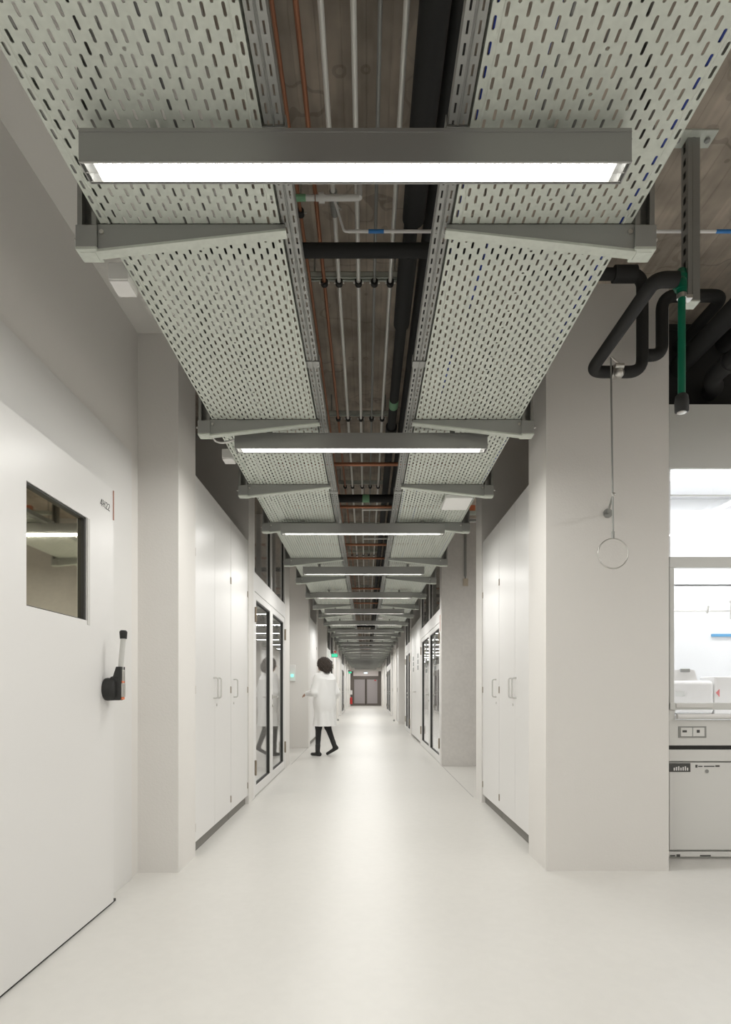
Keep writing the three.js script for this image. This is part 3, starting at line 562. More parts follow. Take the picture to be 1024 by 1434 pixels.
// ------------------------------------------------------------------ fume cupboard in the laboratory
{
  const D = 4.12, X0 = 2.058, X1 = 3.6, Y = (y) => EYE + (966 - y) * D / FOCAL, X = (x) => (x - 512.6) * D / FOCAL;
  const o = thing('fume_cupboard', 'brightly lit white laboratory fume cupboard with glass sash', 'fume cupboard', V((X0 + X1) / 2, 0, D));
  const Bk = 5.05;
  part(o, 'fascia', [B(X0, X1, Y(656), Y(566), D, D + .03, .003)], M.hoodGrey);
  part(o, 'hood_shell', [B(X0, X0 + .025, .95, Y(566), D + .03, Bk), B(X1 - .025, X1, .95, Y(566), D + .03, Bk), B(X0 + .025, X1 - .025, .95, Y(566), Bk - .02, Bk), B(X0 + .025, X1 - .025, Y(566) - .02, Y(566), D + .03, Bk - .02), B(X0 + .025, X1 - .025, Y(640), Y(634), D + .03, Bk - .02)], M.hoodInner);
  part(o, 'baffle', [B(X0 + .04, X1 - .04, 1.05, 2.0, Bk - .075, Bk - .06), B(X0 + .04, X1 - .04, 2.015, 2.62, Bk - .075, Bk - .06)], M.hoodInner);
  part(o, 'worktop', B(X0 + .025, X1 - .025, .93, .97, D + .06, Bk - .02), M.hoodInner);
  const lampY = Y(641);
  part(o, 'lamp_panel', B(X0 + .15, X1 - .15, lampY - .012, lampY, D + .22, D + .42), new THREE.MeshStandardMaterial({ color: 0x000000, emissive: new THREE.Color(0.97, 0.985, 1), emissiveIntensity: HOOD_GLOW }), 'glowing lamp panel inside the cupboard');
  const li = new THREE.RectAreaLight(new THREE.Color(0.97, 0.985, 1), HOOD_LIGHT, 1.2, .2); li.name = 'cupboard_light'; li.position.set(0, lampY - .018, -.32); li.rotation.x = -Math.PI / 2; li.castShadow = true; o.add(li);
  part(o, 'upper_pane', B(X0 + .01, X1 - .01, Y(782), Y(656), D + .012, D + .018), M.clearGlass);
  part(o, 'light_deflector', B(X0 + .03, X1 - .03, Y(691) - .003, Y(691) + .004, D + .04, D + .06), M.hoodGrey);
  const sash = part(o, 'sash', [B(X0, X1, Y(795), Y(780), D - .012, D + .03, .003), B(X0, X0 + .03, Y(992), Y(795), D - .012, D + .02, .003), B(X1 - .03, X1, Y(992), Y(795), D - .012, D + .02, .003), B(X0, X1, Y(994), Y(984), D - .016, D + .02, .004)], M.hoodGrey);
  part(sash, 'pane', B(X0 + .03, X1 - .03, Y(984), Y(795), D, D + .006), M.clearGlass);
  part(sash, 'sash_grip', [B(X(945), X(996), Y(991), Y(985), D - .024, D - .016, .002)], M.hoodLight);
  part(o, 'airfoil', [Cyl(V(X(946), Y(1003), D - .02), V(X1, Y(1003), D - .02), .018, 16)], M.white, 'bright rounded sill');
  const panel = part(o, 'service_panel', [B(X0, X1, Y(1044), Y(1008), D, D + .05, .003), B(X0, X0 + .04, Y(1008), Y(992), D, D + .05)], M.hoodLight);
  part(panel, 'socket_frame', [B(X(950), X(989), Y(1033), Y(1017), D - .006, D, .002)], M.zincDark);
  part(panel, 'socket', [B(X(953), X(969), Y(1031), Y(1019), D - .009, D - .005, .002), B(X(970), X(986), Y(1031), Y(1019), D - .009, D - .005, .002)], M.plastic);
  part(panel, 'socket_insert', [B(X(955), X(961), Y(1025.5), Y(1022.5), D - .011, D - .008), B(X(975), X(979), Y(1026), Y(1022), D - .011, D - .008)], M.textDark);
  part(o, 'shadow_gap_strip', B(X0 + .01, X1 - .01, Y(1050), Y(1044), D + .02, D + .05), M.gasket);
  part(o, 'upper_rail', B(X0, X1, Y(1066), Y(1050), D, D + .05, .002), M.hoodLight);
  const body = part(o, 'base_cabinet', [B(X0, X1, Y(1203) + .05, Y(1066) - .004, D + .025, Bk)], M.hoodGrey);
  part(body, 'cabinet_door', B(X(938), X1 - .02, Y(1190), Y(1068), D, D + .022, .003), M.hoodLight);
  part(body, 'black_label', B(X(936), X(967), Y(1081), Y(1068.5), D - .002, D), M.textDark, 'small black label with white print');
  part(body, 'label_print', [0, 1, 2, 3, 4, 5, 6].map((i) => B(X(943.5 + i * 3.1), X(945.2 + i * 3.1), Y(1079), Y(1075 - (i % 3)), D - .003, D - .002)), M.white);
  part(body, 'door_print', [B(X(974), X(977), Y(1075), Y(1071), D - .001, D), B(X(978), X(984), Y(1074), Y(1072.4), D - .001, D), B(X(986), X(1001), Y(1074), Y(1072.4), D - .001, D), B(X(1002), X(1008), Y(1074), Y(1071.6), D - .001, D)], M.textDark);
  part(body, 'door_lock', Cyl(V(X(990), Y(1080), D - .004), V(X(990), Y(1080), D + .002), .0125, 16), M.zincDark);
  part(o, 'base_rail', [B(X0, X1, Y(1200), Y(1193), D + .004, D + .05, .002)], M.hoodLight);
  part(o, 'vent_slot', [B(X(939), X(946), Y(1199.5), Y(1197.5), D + .002, D + .005), B(X(948), X(953), Y(1200), Y(1196.5), D + .002, D + .005), B(X(981), X(996), Y(1199.5), Y(1197.5), D + .002, D + .005)], M.textDark);
  part(o, 'plinth', B(X0 + .01, X1, 0, Y(1201), D + .03, Bk), M.hoodGrey);
  // things inside
  const cD = 4.42, sC = cD / FOCAL, cx = (x) => (x - 512.6) * sC, cy = (y) => EYE + (966 - y) * sC;
  const can = thing('plastic_canister', 'white plastic canister inside the fume cupboard', 'canister', V(cx(966), .97, cD));
  part(can, 'body', [B(cx(940), cx(1001), .972, cy(953), cD, cD + .2, .03), prism([[cx(943), cy(958)], [cx(983), cy(958)], [cx(977), cy(938)], [cx(948), cy(938)]], cD + .04, cD + .16)], M.white);
  part(can, 'label', [B(cx(946), cx(959), cy(975), cy(968), cD - .002, cD + .002, .0015)], M.hoodGrey, 'small grey rounded label');
  part(can, 'grip', [B(cx(957), cx(970), cy(941), cy(936), cD + .03, cD + .05, .004)], M.zincDark);
  const rod = single('lattice_rod', 'thin steel rod across the rear of the fume cupboard', 'rod', [Cyl(V(X0 + .05, cy(855) + .04, 4.75), V(X1 - .05, cy(855) + .04, 4.75), .006, 10), Cyl(V(2.85, cy(868) + .04, 4.73), V(2.85, cy(843) + .04, 4.73), .012, 10), Sph(V(2.85, cy(843) + .05, 4.73), .018), Cyl(V(2.66, cy(859) + .04, 4.73), V(2.67, cy(850) + .05, 4.73), .009, 8)], M.steel, V(2.1, 1.7, 4.75));
  single('blue_strip', 'light blue strip at the rear of the fume cupboard', 'strip', B(2.83, 3.2, 1.585, 1.607, Bk - .09, Bk - .076), std(.1, .35, .62, .5), V(3, 1.59, 4.96));
  const box = thing('white_box', 'white box with a red mark inside the fume cupboard', 'box', V(cx(1035), .97, 4.5));
  part(box, 'body', B(cx(1004), cx(1070), .972, cy(947), 4.45, 4.65, .01), M.white);
  part(box, 'red_mark', prism([[cx(1006), cy(970)], [cx(1011), cy(965)], [cx(1011), cy(976)]], 4.447, 4.45), std(.7, .2, .2, .6));
}
for (const d of [.4, 2.35]) {                                   // laboratory ceiling lamps outside the frame
  const o = thing('laboratory_lamp', 'linear laboratory lamp outside the view on the right', 'lamp', V(3.6, 3.0, d), 'laboratory lamps outside the view');
  part(o, 'housing', B(3.55, 3.65, 3.0, 3.06, d - .7, d + .7, .004), M.housing);
  part(o, 'diffuser', B(3.56, 3.64, 2.995, 3.0, d - .68, d + .68), M.glow);
  for (const q of [-.4, .4]) part(o, 'hanger', Cyl(V(3.6, 3.06, d + q), V(3.6, CEIL, d + q), .004, 8), M.zincDark);
  const li = new THREE.RectAreaLight(LAMP_COLOR, LAMP_LIGHT, .07, 1.34); li.name = 'lamp_light'; li.position.set(0, -.01, 0); li.rotation.x = -Math.PI / 2; li.castShadow = true; o.add(li);
}

// ------------------------------------------------------------------ rooms behind the glazed doors
function roomLamp(x, d, label) {
  const o = thing('room_lamp', label, 'lamp', V(x, 3.0, d));
  part(o, 'housing', B(x - .6, x + .6, 3.0, 3.06, d - .05, d + .05, .004), M.housing);
  part(o, 'diffuser', B(x - .58, x + .58, 2.995, 3.0, d - .04, d + .04), M.glow);
  for (const q of [-.4, .4]) part(o, 'hanger', Cyl(V(x + q, 3.06, d), V(x + q, CEIL, d), .004, 8), M.zincDark);
  const li = new THREE.RectAreaLight(LAMP_COLOR, ROOM_LIGHT, 1.16, .08); li.name = 'lamp_light'; li.position.set(0, -.012, 0); li.rotation.x = -Math.PI / 2; li.castShadow = true; o.add(li);
}
roomLamp(-2.7, 7.7, 'linear lamp in the room behind the left glazed door');
roomLamp(2.6, 10.9, 'linear lamp in the room behind the right glazed door');
roomLamp(2.3, 7.9, 'linear lamp in the recess beside the right cabinets');
roomLamp(-1.95, 10.6, 'linear lamp in the recess beyond the left glazed door');
function shelfRack(x0, x1, d0, d1, label) {
  const o = thing('shelf_rack', label, 'rack', V((x0 + x1) / 2, 0, (d0 + d1) / 2));
  for (const x of [x0, x1]) for (const d of [d0, d1]) part(o, 'upright', B(x - .015, x + .015, 0, 2.1, d - .015, d + .015, .003), M.zincDark);
  for (const y of [.3, .75, 1.2, 1.65, 2.08]) part(o, 'shelf', B(x0, x1, y, y + .025, d0, d1, .003), M.zinc);
  return o;
}
shelfRack(-2.5, -1.9, 6.5, 8.6, 'grey metal shelf rack behind the left glazed door');
[[7.0, 1.2255], [7.6, 1.6755], [8.1, .7755], [7.2, .3255], [8.1, 1.2255]].forEach(([d, y]) => single('storage_box', 'pale storage box standing on the rack behind the glass', 'box', B(-2.4, -2.02, y, y + .28, d - .2, d + .2, .01), M.plastic, V(-2.2, y, d), 'boxes on the rack'));
{
  const pts = []; for (let i = 0; i <= 30; i++) { const t = i / 30; pts.push(V(-1.86 + .0 * t, 1.55 - .28 * Math.pow(t * 2 - .5, 2), 6.75 + t * 1.6)); }
  single('orange_hose', 'orange hose hanging on the rack behind the left glazed door', 'hose', sweep(pts, .012, 8), M.orange, V(-1.86, 1.3, 7.5));
}
shelfRack(1.9, 2.5, 9.6, 12.3, 'grey metal shelf rack behind the right glazed door');
for (let i = 0; i < 2; i++) {                                   // stacks of small stickers on the right glass
  const d0 = i ? 11.6 : 10.15;
  for (let k = 0; k < 6; k++) single('notice_sheet', i ? 'small dark notice on the farther pane of the right glazed door' : 'small dark notice on the nearer pane of the right glazed door', 'notice', B(1.168, 1.1695, 1.98 - k * .1, 2.055 - k * .1, d0, d0 + .28), M.stickers, V(1.168, 2, d0), i ? 'notices on the farther pane' : 'notices on the nearer pane');
}

// ------------------------------------------------------------------ right side beyond the glazed door
{
  const o = thing('service_cabinet', 'white double service doors with small dark notices', 'cabinet', V(1.15, 0, 14.05));
  part(o, 'carcass', B(1.18, 1.78, .05, 2.69, 12.76, 15.34), M.lacquerCool); part(o, 'plinth', B(1.19, 1.3, 0, .05, 12.76, 15.34), M.kick);
  for (const [a, b, h] of [[12.77, 14.04, 13.95], [14.06, 15.33, 14.15]]) {
    const dr = part(o, 'door', B(1.15, 1.178, .05, 2.69, a, b, .002), M.lacquer);
    part(dr, 'handle', [Cyl(V(1.15, 1.1, h), V(1.11, 1.1, h), .011, 10), Cyl(V(1.11, 1.1, h), V(1.11, 1.1, h + (h < 14 ? -.12 : .12)), .011, 10)], M.steel);
    for (let k = 0; k < 3; k++) part(dr, 'notice', B(1.1485, 1.15, 1.85 - k * .13, 1.95 - k * .13, (a + b) / 2 - .12, (a + b) / 2 + .12), M.stickers);
  }
}
glazed(1, 1.14, 15.6, 17.5, 'white framed glass door beyond the service doors', { glass: M.farGlass });
{
  const o = thing('wall_sensor', 'small beige wall sensor below a grey conduit on the concrete', 'sensor', V(1.49, 2.7, 9.1));
  part(o, 'case', B(1.46, 1.535, 2.71, 2.82, 9.1, 9.134, .006), std(.55, .48, .38, .6));
  part(o, 'conduit', [B(1.475, 1.51, 2.86, CEIL - .002, 9.105, 9.134, .004), Cyl(V(1.495, 2.82, 9.12), V(1.495, 2.87, 9.12), .008, 8)], M.zincDark);
  const s = thing('recess_rail', 'grey metal rail crossing above the concrete recess', 'rail', V(1.6, 3.15, 7.2));
  part(s, 'beam', B(1.0, 2.99, 3.235, 3.275, 7.2, 7.26, .003), M.zinc); part(s, 'beam', B(1.0, 2.99, 3.15, 3.175, 7.2, 7.26, .003), M.zincMid); for (const x of [1.02, 2.5]) part(s, 'rod', Cyl(V(x, 3.15, 7.23), V(x, CEIL, 7.23), .006, 8), M.zincDark);
  single('orange_cable_clip', 'small orange red fitting on the rail above the recess', 'fitting', B(1.22, 1.3, 3.275, 3.345, 7.2, 7.26, .012), M.orange, V(1.26, 3.275, 7.23));
  single('red_sign', 'small red sign on the frame of the right glazed door', 'sign', B(1.1385, 1.14, 2.05, 2.3, 9.31, 9.37), M.pale_red, V(1.14, 2.1, 9.34));
}
// left: card reader on the return wall
{
  const Z = 11.95, x = (px) => (px - 512.6) * Z / FOCAL, y = (py) => EYE + (966 - py) * Z / FOCAL;
  const o = thing('card_reader', 'white card reader with green light on the return wall', 'card reader', V(x(409.5), y(946), Z));
  part(o, 'case', B(x(406), x(414), y(954), y(931), Z - .03, Z - .001, .006), M.white);
  part(o, 'green_light', B(x(407.6), x(411.4), y(948.2), y(944.2), Z - .036, Z - .03, .003), new THREE.MeshStandardMaterial({ color: 0x000000, emissive: new THREE.Color(.3, .95, .72), emissiveIntensity: 1.5 }), 'green lit field');
  const li = new THREE.PointLight(new THREE.Color(.1, .9, .65), .006, 1.5); li.name = 'green_glow'; li.position.set(0, 0, .06); o.add(li);
}
// far doors on both sides, in the order they stand down the corridor
function panelDoor(s, X, d0, d1, label) {
  const o = thing('service_door', label, 'door', V(s * X, 0, (d0 + d1) / 2), 'plain service doors far down the corridor');
  part(o, 'frame', [B(s * X, s * (X + .1), 0, 2.64, d0, d0 + .08), B(s * X, s * (X + .1), 0, 2.64, d1 - .08, d1), B(s * X, s * (X + .1), 2.56, 2.64, d0 + .08, d1 - .08)], M.white);
  const m = (d0 + d1) / 2;
  for (const [a, b, h] of [[d0 + .083, m - .003, m - .08], [m + .003, d1 - .083, m + .08]]) { const l = part(o, 'leaf', B(s * (X + .02), s * (X + .06), .01, 2.555, a, b, .003), M.lacquer); part(l, 'handle', Cyl(V(s * (X - .02), 1.08, h), V(s * (X - .02), 1.22, h), .011, 8), M.steel); }
}
const plain = 'plain white double service door in the distant corridor wall';
function farWall(s, d0, d1, X) { struct(s < 0 ? 'wall_left_pier' : 'wall_right_pier', 'off-white wall pier between the distant doors', 'wall', B(s * X, s * 1.8, 0, CEIL, d0, d1), M.wall); }
glazed(-1, 1.14, 17.8, 21.0, 'white framed glass door beside the nearer exit sign', { glass: M.farGlass });
farWall(-1, 21.0, 21.6, 1.12); panelDoor(-1, 1.15, 21.6, 23.6, plain); farWall(-1, 23.6, 25.0, 1.12); panelDoor(-1, 1.15, 25.0, 27.2, plain); farWall(-1, 27.2, 28.2, 1.12);
glazed(-1, 1.14, 28.2, 31.2, 'white framed glass door far down the left side', { glass: M.farGlass });
farWall(-1, 31.2, 33.4, 1.12); panelDoor(-1, 1.15, 33.4, 36, plain); farWall(-1, 36, 37.2, 1.12); panelDoor(-1, 1.15, 37.2, 40, plain); farWall(-1, 40, END, 1.12);
panelDoor(1, 1.13, 20.6, 22.4, plain); farWall(1, 22.4, 24.8, 1.12); panelDoor(1, 1.15, 24.8, 26.6, plain); farWall(1, 26.6, 27.6, 1.12);
glazed(1, 1.14, 27.6, 30.4, 'white framed glass door far down the right side', { glass: M.farGlass });
glazed(1, 1.14, 30.4, 33.4, 'second white framed glass door far down the right side', { glass: M.farGlass });
farWall(1, 33.4, 35, 1.12); panelDoor(1, 1.15, 35, 38, plain); farWall(1, 38, END, 1.12);
for (const [s, X, d] of [[-1, 1.06, 13.8], [-1, 1.04, 22.6], [1, 1.03, 22.2]]) single('door_stop', s < 0 ? (d < 20 ? 'small dark door stop on the floor behind the person' : 'small dark door stop by the distant left doors') : 'small dark door stop by the distant right doors', 'door stop', lathe([[0, 0], [.035, 0], [.036, .02], [.028, .06], [.016, .07], [0, .07]], V(s * X, 0, d)), M.zincDark, V(s * X, 0, d));

// exit signs, end door, extinguisher
const exitGlow = new THREE.MeshStandardMaterial({ color: 0x000000, emissive: new THREE.Color(.08, .75, .42), emissiveIntensity: 1.1 });
for (const [d, lab] of [[19.6, 'green lit exit sign over the nearer left glass door'], [38.8, 'green lit exit sign beside the end doors']]) {
  const o = thing('exit_sign', lab, 'exit sign', V(-1.0, 2.2, d));
  part(o, 'panel', B(-1.11, -.92, 2.21, 2.31, d, d + .02), exitGlow, 'green lit sign panel');
  part(o, 'case', B(-1.12, -.91, 2.2, 2.32, d + .0205, d + .06, .005), M.textDark);
  part(o, 'bracket', B(-1.14, -1.04, 2.32, 2.4, d + .01, d + .05), M.textDark);
  part(o, 'red_beacon', B(-1.03, -.96, 2.345, 2.41, d + .0, d + .06, .02), M.red);
  const li = new THREE.PointLight(new THREE.Color(.08, .75, .42), .015, 2); li.name = 'sign_glow'; li.position.set(0, .06, .08); o.add(li);
}
{
  const o = thing('door_' + (++doorNo), 'grey double doors with dark frame closing the corridor end', 'door', V(0, 0, END)); o.userData.kind = 'structure';
  part(o, 'frame', [B(-1.12, -.92, 0, 2.49, END, END + .12), B(.9, 1.1, 0, 2.49, END, END + .12), B(-.92, .9, 1.98, 2.15, END, END + .12), B(-.92, .9, 0, .06, END + .01, END + .12)], M.endFrame);
  part(o, 'lintel_panel', B(-.92, .9, 2.15, 2.49, END + .03, END + .1), M.lintel, 'pale panel over the doors');
  for (const [a, b] of [[-.92, -.015], [.015, .9]]) {
    const l = part(o, 'leaf', [B(a, b, .062, .16, END + .02, END + .08), B(a, b, 1.9, 1.978, END + .02, END + .08), B(a, a + .07, .16, 1.9, END + .02, END + .08), B(b - .07, b, .16, 1.9, END + .02, END + .08)], M.endFrame);
    part(l, 'pane', B(a + .07, b - .07, .16, 1.9, END + .04, END + .07), M.endPanel);
  }
  part(o, 'red_notice', B(.6, .75, 1.8, 1.87, END + .036, END + .04), M.red);
  const s = thing('emergency_lamp', 'small bright emergency lamp above the end doors', 'lamp', V(-.02, 2.36, END));
  part(s, 'case', B(-.2, .16, 2.3, 2.44, END - .05, END + .029, .01), M.white);
  part(s, 'lens', B(-.14, .1, 2.32, 2.42, END - .058, END - .05, .003), new THREE.MeshStandardMaterial({ color: 0x000000, emissive: new THREE.Color(.85, .95, 1), emissiveIntensity: 1.5 }));
  const li = new THREE.RectAreaLight(new THREE.Color(.85, .95, 1), 1.5, .24, .1); li.name = 'lamp_light'; li.position.set(0, .01, .07); li.rotation.y = Math.PI; li.castShadow = true; s.add(li);
}
{
  const d = 42.4, x = -1.03, o = thing('fire_extinguisher', 'red fire extinguisher beside the end doors', 'fire extinguisher', V(x, .15, d));
  part(o, 'cylinder', lathe([[0, 0], [.08, 0], [.085, .02], [.085, .4], [.06, .47], [.025, .5], [0, .5]], V(x, .15, d)), M.red);
  part(o, 'valve', [Cyl(V(x, .64, d), V(x, .72, d), .02, 10), B(x - .02, x + .1, .7, .73, d - .015, d + .015, .004)], M.textDark);
  part(o, 'hose', sweep(bendPath([V(x + .02, .68, d - .02), V(x + .1, .66, d - .03), V(x + .1, .3, d - .03)], .06), .012, 8), M.textDark);
  part(o, 'wall_hook', B(-1.12, x, .5, .54, d - .03, d + .03), M.textDark);
  single('notice_sheet', 'white notice plate above the fire extinguisher', 'notice', B(-1.12, -.95, .82, 1.12, d + .0, d + .006), M.white, V(-1.03, .82, d));
}

// ------------------------------------------------------------------ the person in the lab coat
function mesher(sdf, c, half, res) {
  const mc = new MarchingCubes(res, new THREE.MeshBasicMaterial(), false, false, 120000); mc.isolation = 0;
  const h = res / 2;
  for (let k = 0; k < res; k++) for (let j = 0; j < res; j++) for (let i = 0; i < res; i++) mc.field[k * res * res + j * res + i] = -sdf(c.x + (i - h) / h * half, c.y + (j - h) / h * half, c.z + (k - h) / h * half);
  mc.update();
  const n = mc.count, src = mc.positionArray, pos = new Float32Array(n * 3), nor = new Float32Array(n * 3), e = half / res;
  for (let i = 0; i < n; i++) {
    const x = c.x + src[3 * i] * half, y = c.y + src[3 * i + 1] * half, z = c.z + src[3 * i + 2] * half;
    pos.set([x, y, z], 3 * i);
    const v = new THREE.Vector3(sdf(x + e, y, z) - sdf(x - e, y, z), sdf(x, y + e, z) - sdf(x, y - e, z), sdf(x, y, z + e) - sdf(x, y, z - e)).normalize();
    nor.set([v.x, v.y, v.z], 3 * i);
  }
  const g = new THREE.BufferGeometry(); g.setAttribute('position', new THREE.BufferAttribute(pos, 3)); g.setAttribute('normal', new THREE.BufferAttribute(nor, 3)); return g;
}
function capsule(p, a, b, ra, rb) {
  const ax = b[0] - a[0], ay = b[1] - a[1], az = b[2] - a[2], px = p[0] - a[0], py = p[1] - a[1], pz = p[2] - a[2];
  const t = Math.max(0, Math.min(1, (px * ax + py * ay + pz * az) / (ax * ax + ay * ay + az * az + 1e-9)));
  return Math.hypot(px - ax * t, py - ay * t, pz - az * t) - (ra + (rb - ra) * t);
}
const smin = (a, b, k) => { const h = Math.max(k - Math.abs(a - b), 0) / k; return Math.min(a, b) - h * h * k * .25; };
const ell = (p, c, r) => { const k = Math.hypot((p[0] - c[0]) / r[0], (p[1] - c[1]) / r[1], (p[2] - c[2]) / r[2]); return (k - 1) * Math.min(...r); };
{
  // local frame: x across the picture, z towards the camera; the person walks to -x and away
  const base = V(-.72, 0, 10.6), o = thing('person', 'person with dark curly hair in white lab coat walking away', 'person', base);
  const fw = [-.8, 0, -.6], rt = [.6, 0, -.8];                    // forward and the body's right
  const at = (f, r, y) => [fw[0] * f + rt[0] * r, y, fw[2] * f + rt[2] * r];
  const hipL = at(0, -.085, .9), hipR = at(0, .085, .9);
  const kneeF = at(.08, -.07, .5), ankF = [-.115, .1, .1], kneeB = at(-.01, .07, .5), ankB = [.17, .17, -.02];
  const toeF = [-.215, .035, .07], toeB = [.045, .03, -.06];
  const shL = at(.01, -.165, 1.37), shR = at(.01, .165, 1.37), elL = at(.03, -.245, 1.1), wrL = at(.22, -.2, 1.08), elR = at(-.08, .225, 1.1), wrR = at(.05, .23, .87);
  const head = at(.045, 0, 1.585);
  const legs = (p) => {
    let d = smin(capsule(p, hipL, kneeF, .082, .058), capsule(p, kneeF, ankF, .056, .036), .03);
    d = smin(d, smin(capsule(p, hipR, kneeB, .082, .058), capsule(p, kneeB, ankB, .056, .036), .03), .02); return d;
  };
  const torso = (p, g) => { let d = capsule(p, at(0, -.05, .92), at(0, .05, .92), .12 + g, .12 + g); d = smin(d, capsule(p, at(0, -.055, 1.12), at(0, .055, 1.12), .1 + g, .1 + g), .12); d = smin(d, capsule(p, at(.01, -.1, 1.31), at(.01, .1, 1.31), .095 + g, .095 + g), .12); return d; };
  const arms = (p, g) => { let d = smin(capsule(p, shL, elL, .052 + g, .042 + g), capsule(p, elL, wrL, .041 + g, .03 + g), .03); return Math.min(d, smin(capsule(p, shR, elR, .052 + g, .042 + g), capsule(p, elR, wrR, .041 + g, .03 + g), .03)); };
  const headD = (p) => {
    let d = ell(p, [head[0], head[1] + .01, head[2]], [.078, .108, .085]);
    d = smin(d, ell(p, [head[0] + fw[0] * .025, head[1] - .055, head[2] + fw[2] * .025], [.055, .06, .055]), .04);
    d = smin(d, capsule(p, at(.135, 0, 1.585), at(.15, 0, 1.56), .008, .013), .02);            // nose
    d = smin(d, capsule(p, at(.125, -.015, 1.527), at(.125, .015, 1.527), .009, .009), .012);  // lips
    for (const e of [-1, 1]) { d = smin(d, ell(p, at(.04, e * .08, 1.575), [.014, .03, .014]), .012); d = Math.max(d, -ell(p, at(.138, e * .033, 1.6), [.016, .011, .016])); }
    d = smin(d, capsule(p, at(.02, 0, 1.4), at(.03, 0, 1.52), .05, .047), .04); return d;
  };
  const hand = (wr, dirF, out) => (p) => {
    const P = (f, s, y) => [wr[0] + dirF[0] * f + out[0] * s, wr[1] + dirF[1] * f + out[1] * s + y, wr[2] + dirF[2] * f + out[2] * s];
    let d = smin(capsule(p, P(0, 0, 0), P(.04, -.018, 0), .022, .018), capsule(p, P(.01, .012, 0), P(.075, .022, 0), .02, .016), .02);
    d = smin(d, capsule(p, P(.04, -.02, 0), P(.075, -.02, 0), .017, .014), .015);
    [[-.027, .052], [-.009, .066], [.01, .072], [.028, .064]].forEach(([s, l]) => { const k = P(.08, s, -.002), m = P(.08 + l * .55, s * 1.1, -.016), t = P(.08 + l * .85, s * 1.1, -.04); d = smin(d, Math.min(capsule(p, k, m, .0092, .0085), capsule(p, m, t, .0085, .0075)), .006); });
    return smin(d, Math.min(capsule(p, P(.02, .03, 0), P(.055, .052, -.008), .011, .0095), capsule(p, P(.055, .052, -.008), P(.085, .05, -.02), .0095, .008)), .01);
  };
  const norm = (a) => { const l = Math.hypot(...a); return a.map((v) => v / l); };
  const hdL = norm(wrL.map((v, i) => v - elL[i])), hdR = norm(wrR.map((v, i) => v - elR[i]));
  const hL = hand(wrL, hdL, norm(at(0, 1, .3))), hR = hand(wrR, hdR, norm(at(1, 0, .4)));
  const wrap = (f) => (x, y, z) => f([x, y, z]);
  const bodyG = mesher(wrap((p) => smin(smin(legs(p), torso(p, 0), .05), Math.min(arms(p, 0), 9), .04)), new THREE.Vector3(0, .78, 0), .84, 140);
  const headG = mesher(wrap(headD), new THREE.Vector3(head[0], 1.54, head[2]), .2, 100);
  const hLG = mesher(wrap(hL), new THREE.Vector3(wrL[0] + hdL[0] * .07, wrL[1] + hdL[1] * .07, wrL[2] + hdL[2] * .07), .14, 90);
  const hRG = mesher(wrap(hR), new THREE.Vector3(wrR[0] + hdR[0] * .07, wrR[1] + hdR[1] * .07, wrR[2] + hdR[2] * .07), .14, 90);
  const tint = (g, fn) => { const n = g.attributes.position.count, c = new Float32Array(n * 3); for (let i = 0; i < n; i++) c.set(fn(g.attributes.position.getX(i), g.attributes.position.getY(i)), 3 * i); g.setAttribute('color', new THREE.BufferAttribute(c, 3)); return g; };
  const skin = [.5, .32, .24], cloth = [.016, .016, .017];
  const bm = new THREE.MeshStandardMaterial({ vertexColors: true, roughness: .7 });
  const bodyMesh = new THREE.Mesh(uvs(mergeGeometries([tint(bodyG, () => cloth), tint(headG, () => skin), tint(hLG, () => skin), tint(hRG, () => skin)])), bm);
  bodyMesh.name = 'body'; bodyMesh.castShadow = bodyMesh.receiveShadow = true; o.add(bodyMesh);
  const putPart = (n, g, mat, lab) => { const m = new THREE.Mesh(uvs(g), mat); m.name = n; m.castShadow = m.receiveShadow = true; if (lab) m.userData.label = lab; o.add(m); };
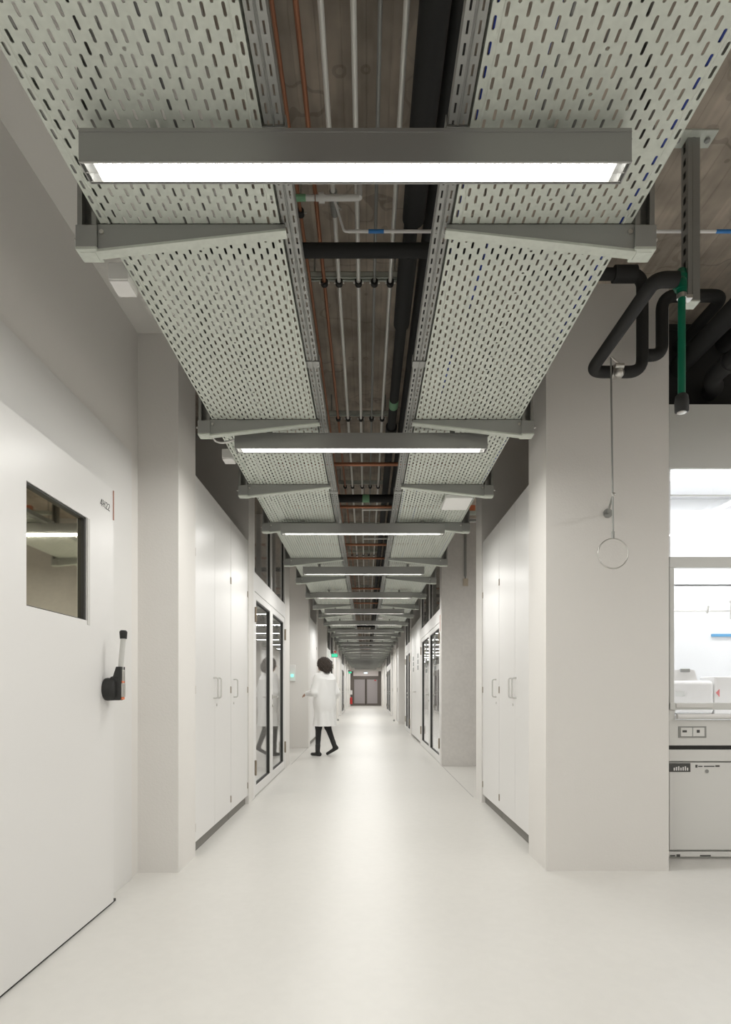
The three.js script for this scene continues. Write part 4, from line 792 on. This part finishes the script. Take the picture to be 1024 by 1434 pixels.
  // coat: a flared shell with sleeves
  const coat = (p) => {
    let d = torso(p, .025);
    const t = Math.max(0, Math.min(1, (1.3 - p[1]) / .78)), f = p[0] * fw[0] + p[2] * fw[2], r = p[0] * rt[0] + p[2] * rt[2];
    const fold = .008 * Math.sin(Math.atan2(f, r) * 9 + p[1] * 2) * t * t;
    const sk = (Math.hypot(f / (.12 + .07 * t), r / (.175 + .04 * t)) - 1) * .16 - fold;
    d = smin(d, Math.max(sk, p[1] - 1.3), .1);
    d = Math.max(d, .52 - p[1]);
    d = smin(d, arms(p, .02), .035);
    d = smin(d, capsule(p, at(.02, -.045, 1.44), at(.02, .045, 1.44), .052, .052), .03);       // collar
    const neck = capsule(p, at(.045, 0, 1.47), at(.06, 0, 1.6), .05, .06);
    d = Math.max(d, -neck); d = Math.max(d, -(Math.max(sk + .014, p[1] - .9)));                // hollow below
    return Math.max(d, -Math.min(capsule(p, wrL, wrL.map((v, i) => v + hdL[i] * .3), .036, .12), capsule(p, wrR, wrR.map((v, i) => v + hdR[i] * .3), .036, .12)));
  };
  putPart('lab_coat', mesher(wrap(coat), new THREE.Vector3(0, .98, 0), .56, 128), std(.9, .9, .89, .85), 'knee length white lab coat');
  const hair = (p) => {
    const c = at(.015, 0, 1.605);
    let d = ell(p, c, [.122, .118, .122]);
    d = smin(d, ell(p, at(-.03, 0, 1.54), [.11, .1, .11]), .05);
    d -= .009 * Math.sin(p[0] * 95) * Math.sin(p[1] * 88 + 1) * Math.sin(p[2] * 92) + .004 * Math.sin(p[0] * 210 + p[1] * 170);
    return Math.max(d, -ell(p, at(.15, 0, 1.55), [.085, .1, .085]));
  };
  putPart('hair', mesher(wrap(hair), new THREE.Vector3(head[0], 1.58, head[2]), .2, 90), std(.055, .042, .034, .85), 'short dark curly hair');
  const shoe = (a, t, heelUp, knee) => (p) => { const q = norm(knee.map((v, i) => v - a[i])).map((v, i) => a[i] + v * .09); const heel = [a[0] + .035, heelUp ? a[1] - .035 : .035, a[2]]; let d = smin(capsule(p, heel, t, .035, .026), capsule(p, a, q, .04, .045), .035); return Math.max(d, heelUp ? -1 : .003 - p[1]); };
  putPart('shoe', mesher(wrap(shoe(ankF, toeF, false, kneeF)), new THREE.Vector3(-.13, .1, .085), .16, 60), M.blackRubber, 'black ankle boot');
  putPart('shoe', mesher(wrap(shoe(ankB, toeB, true, kneeB)), new THREE.Vector3(.12, .14, -.03), .17, 60), M.blackRubber, 'black ankle boot');
}

renderer.render(scene, camera);
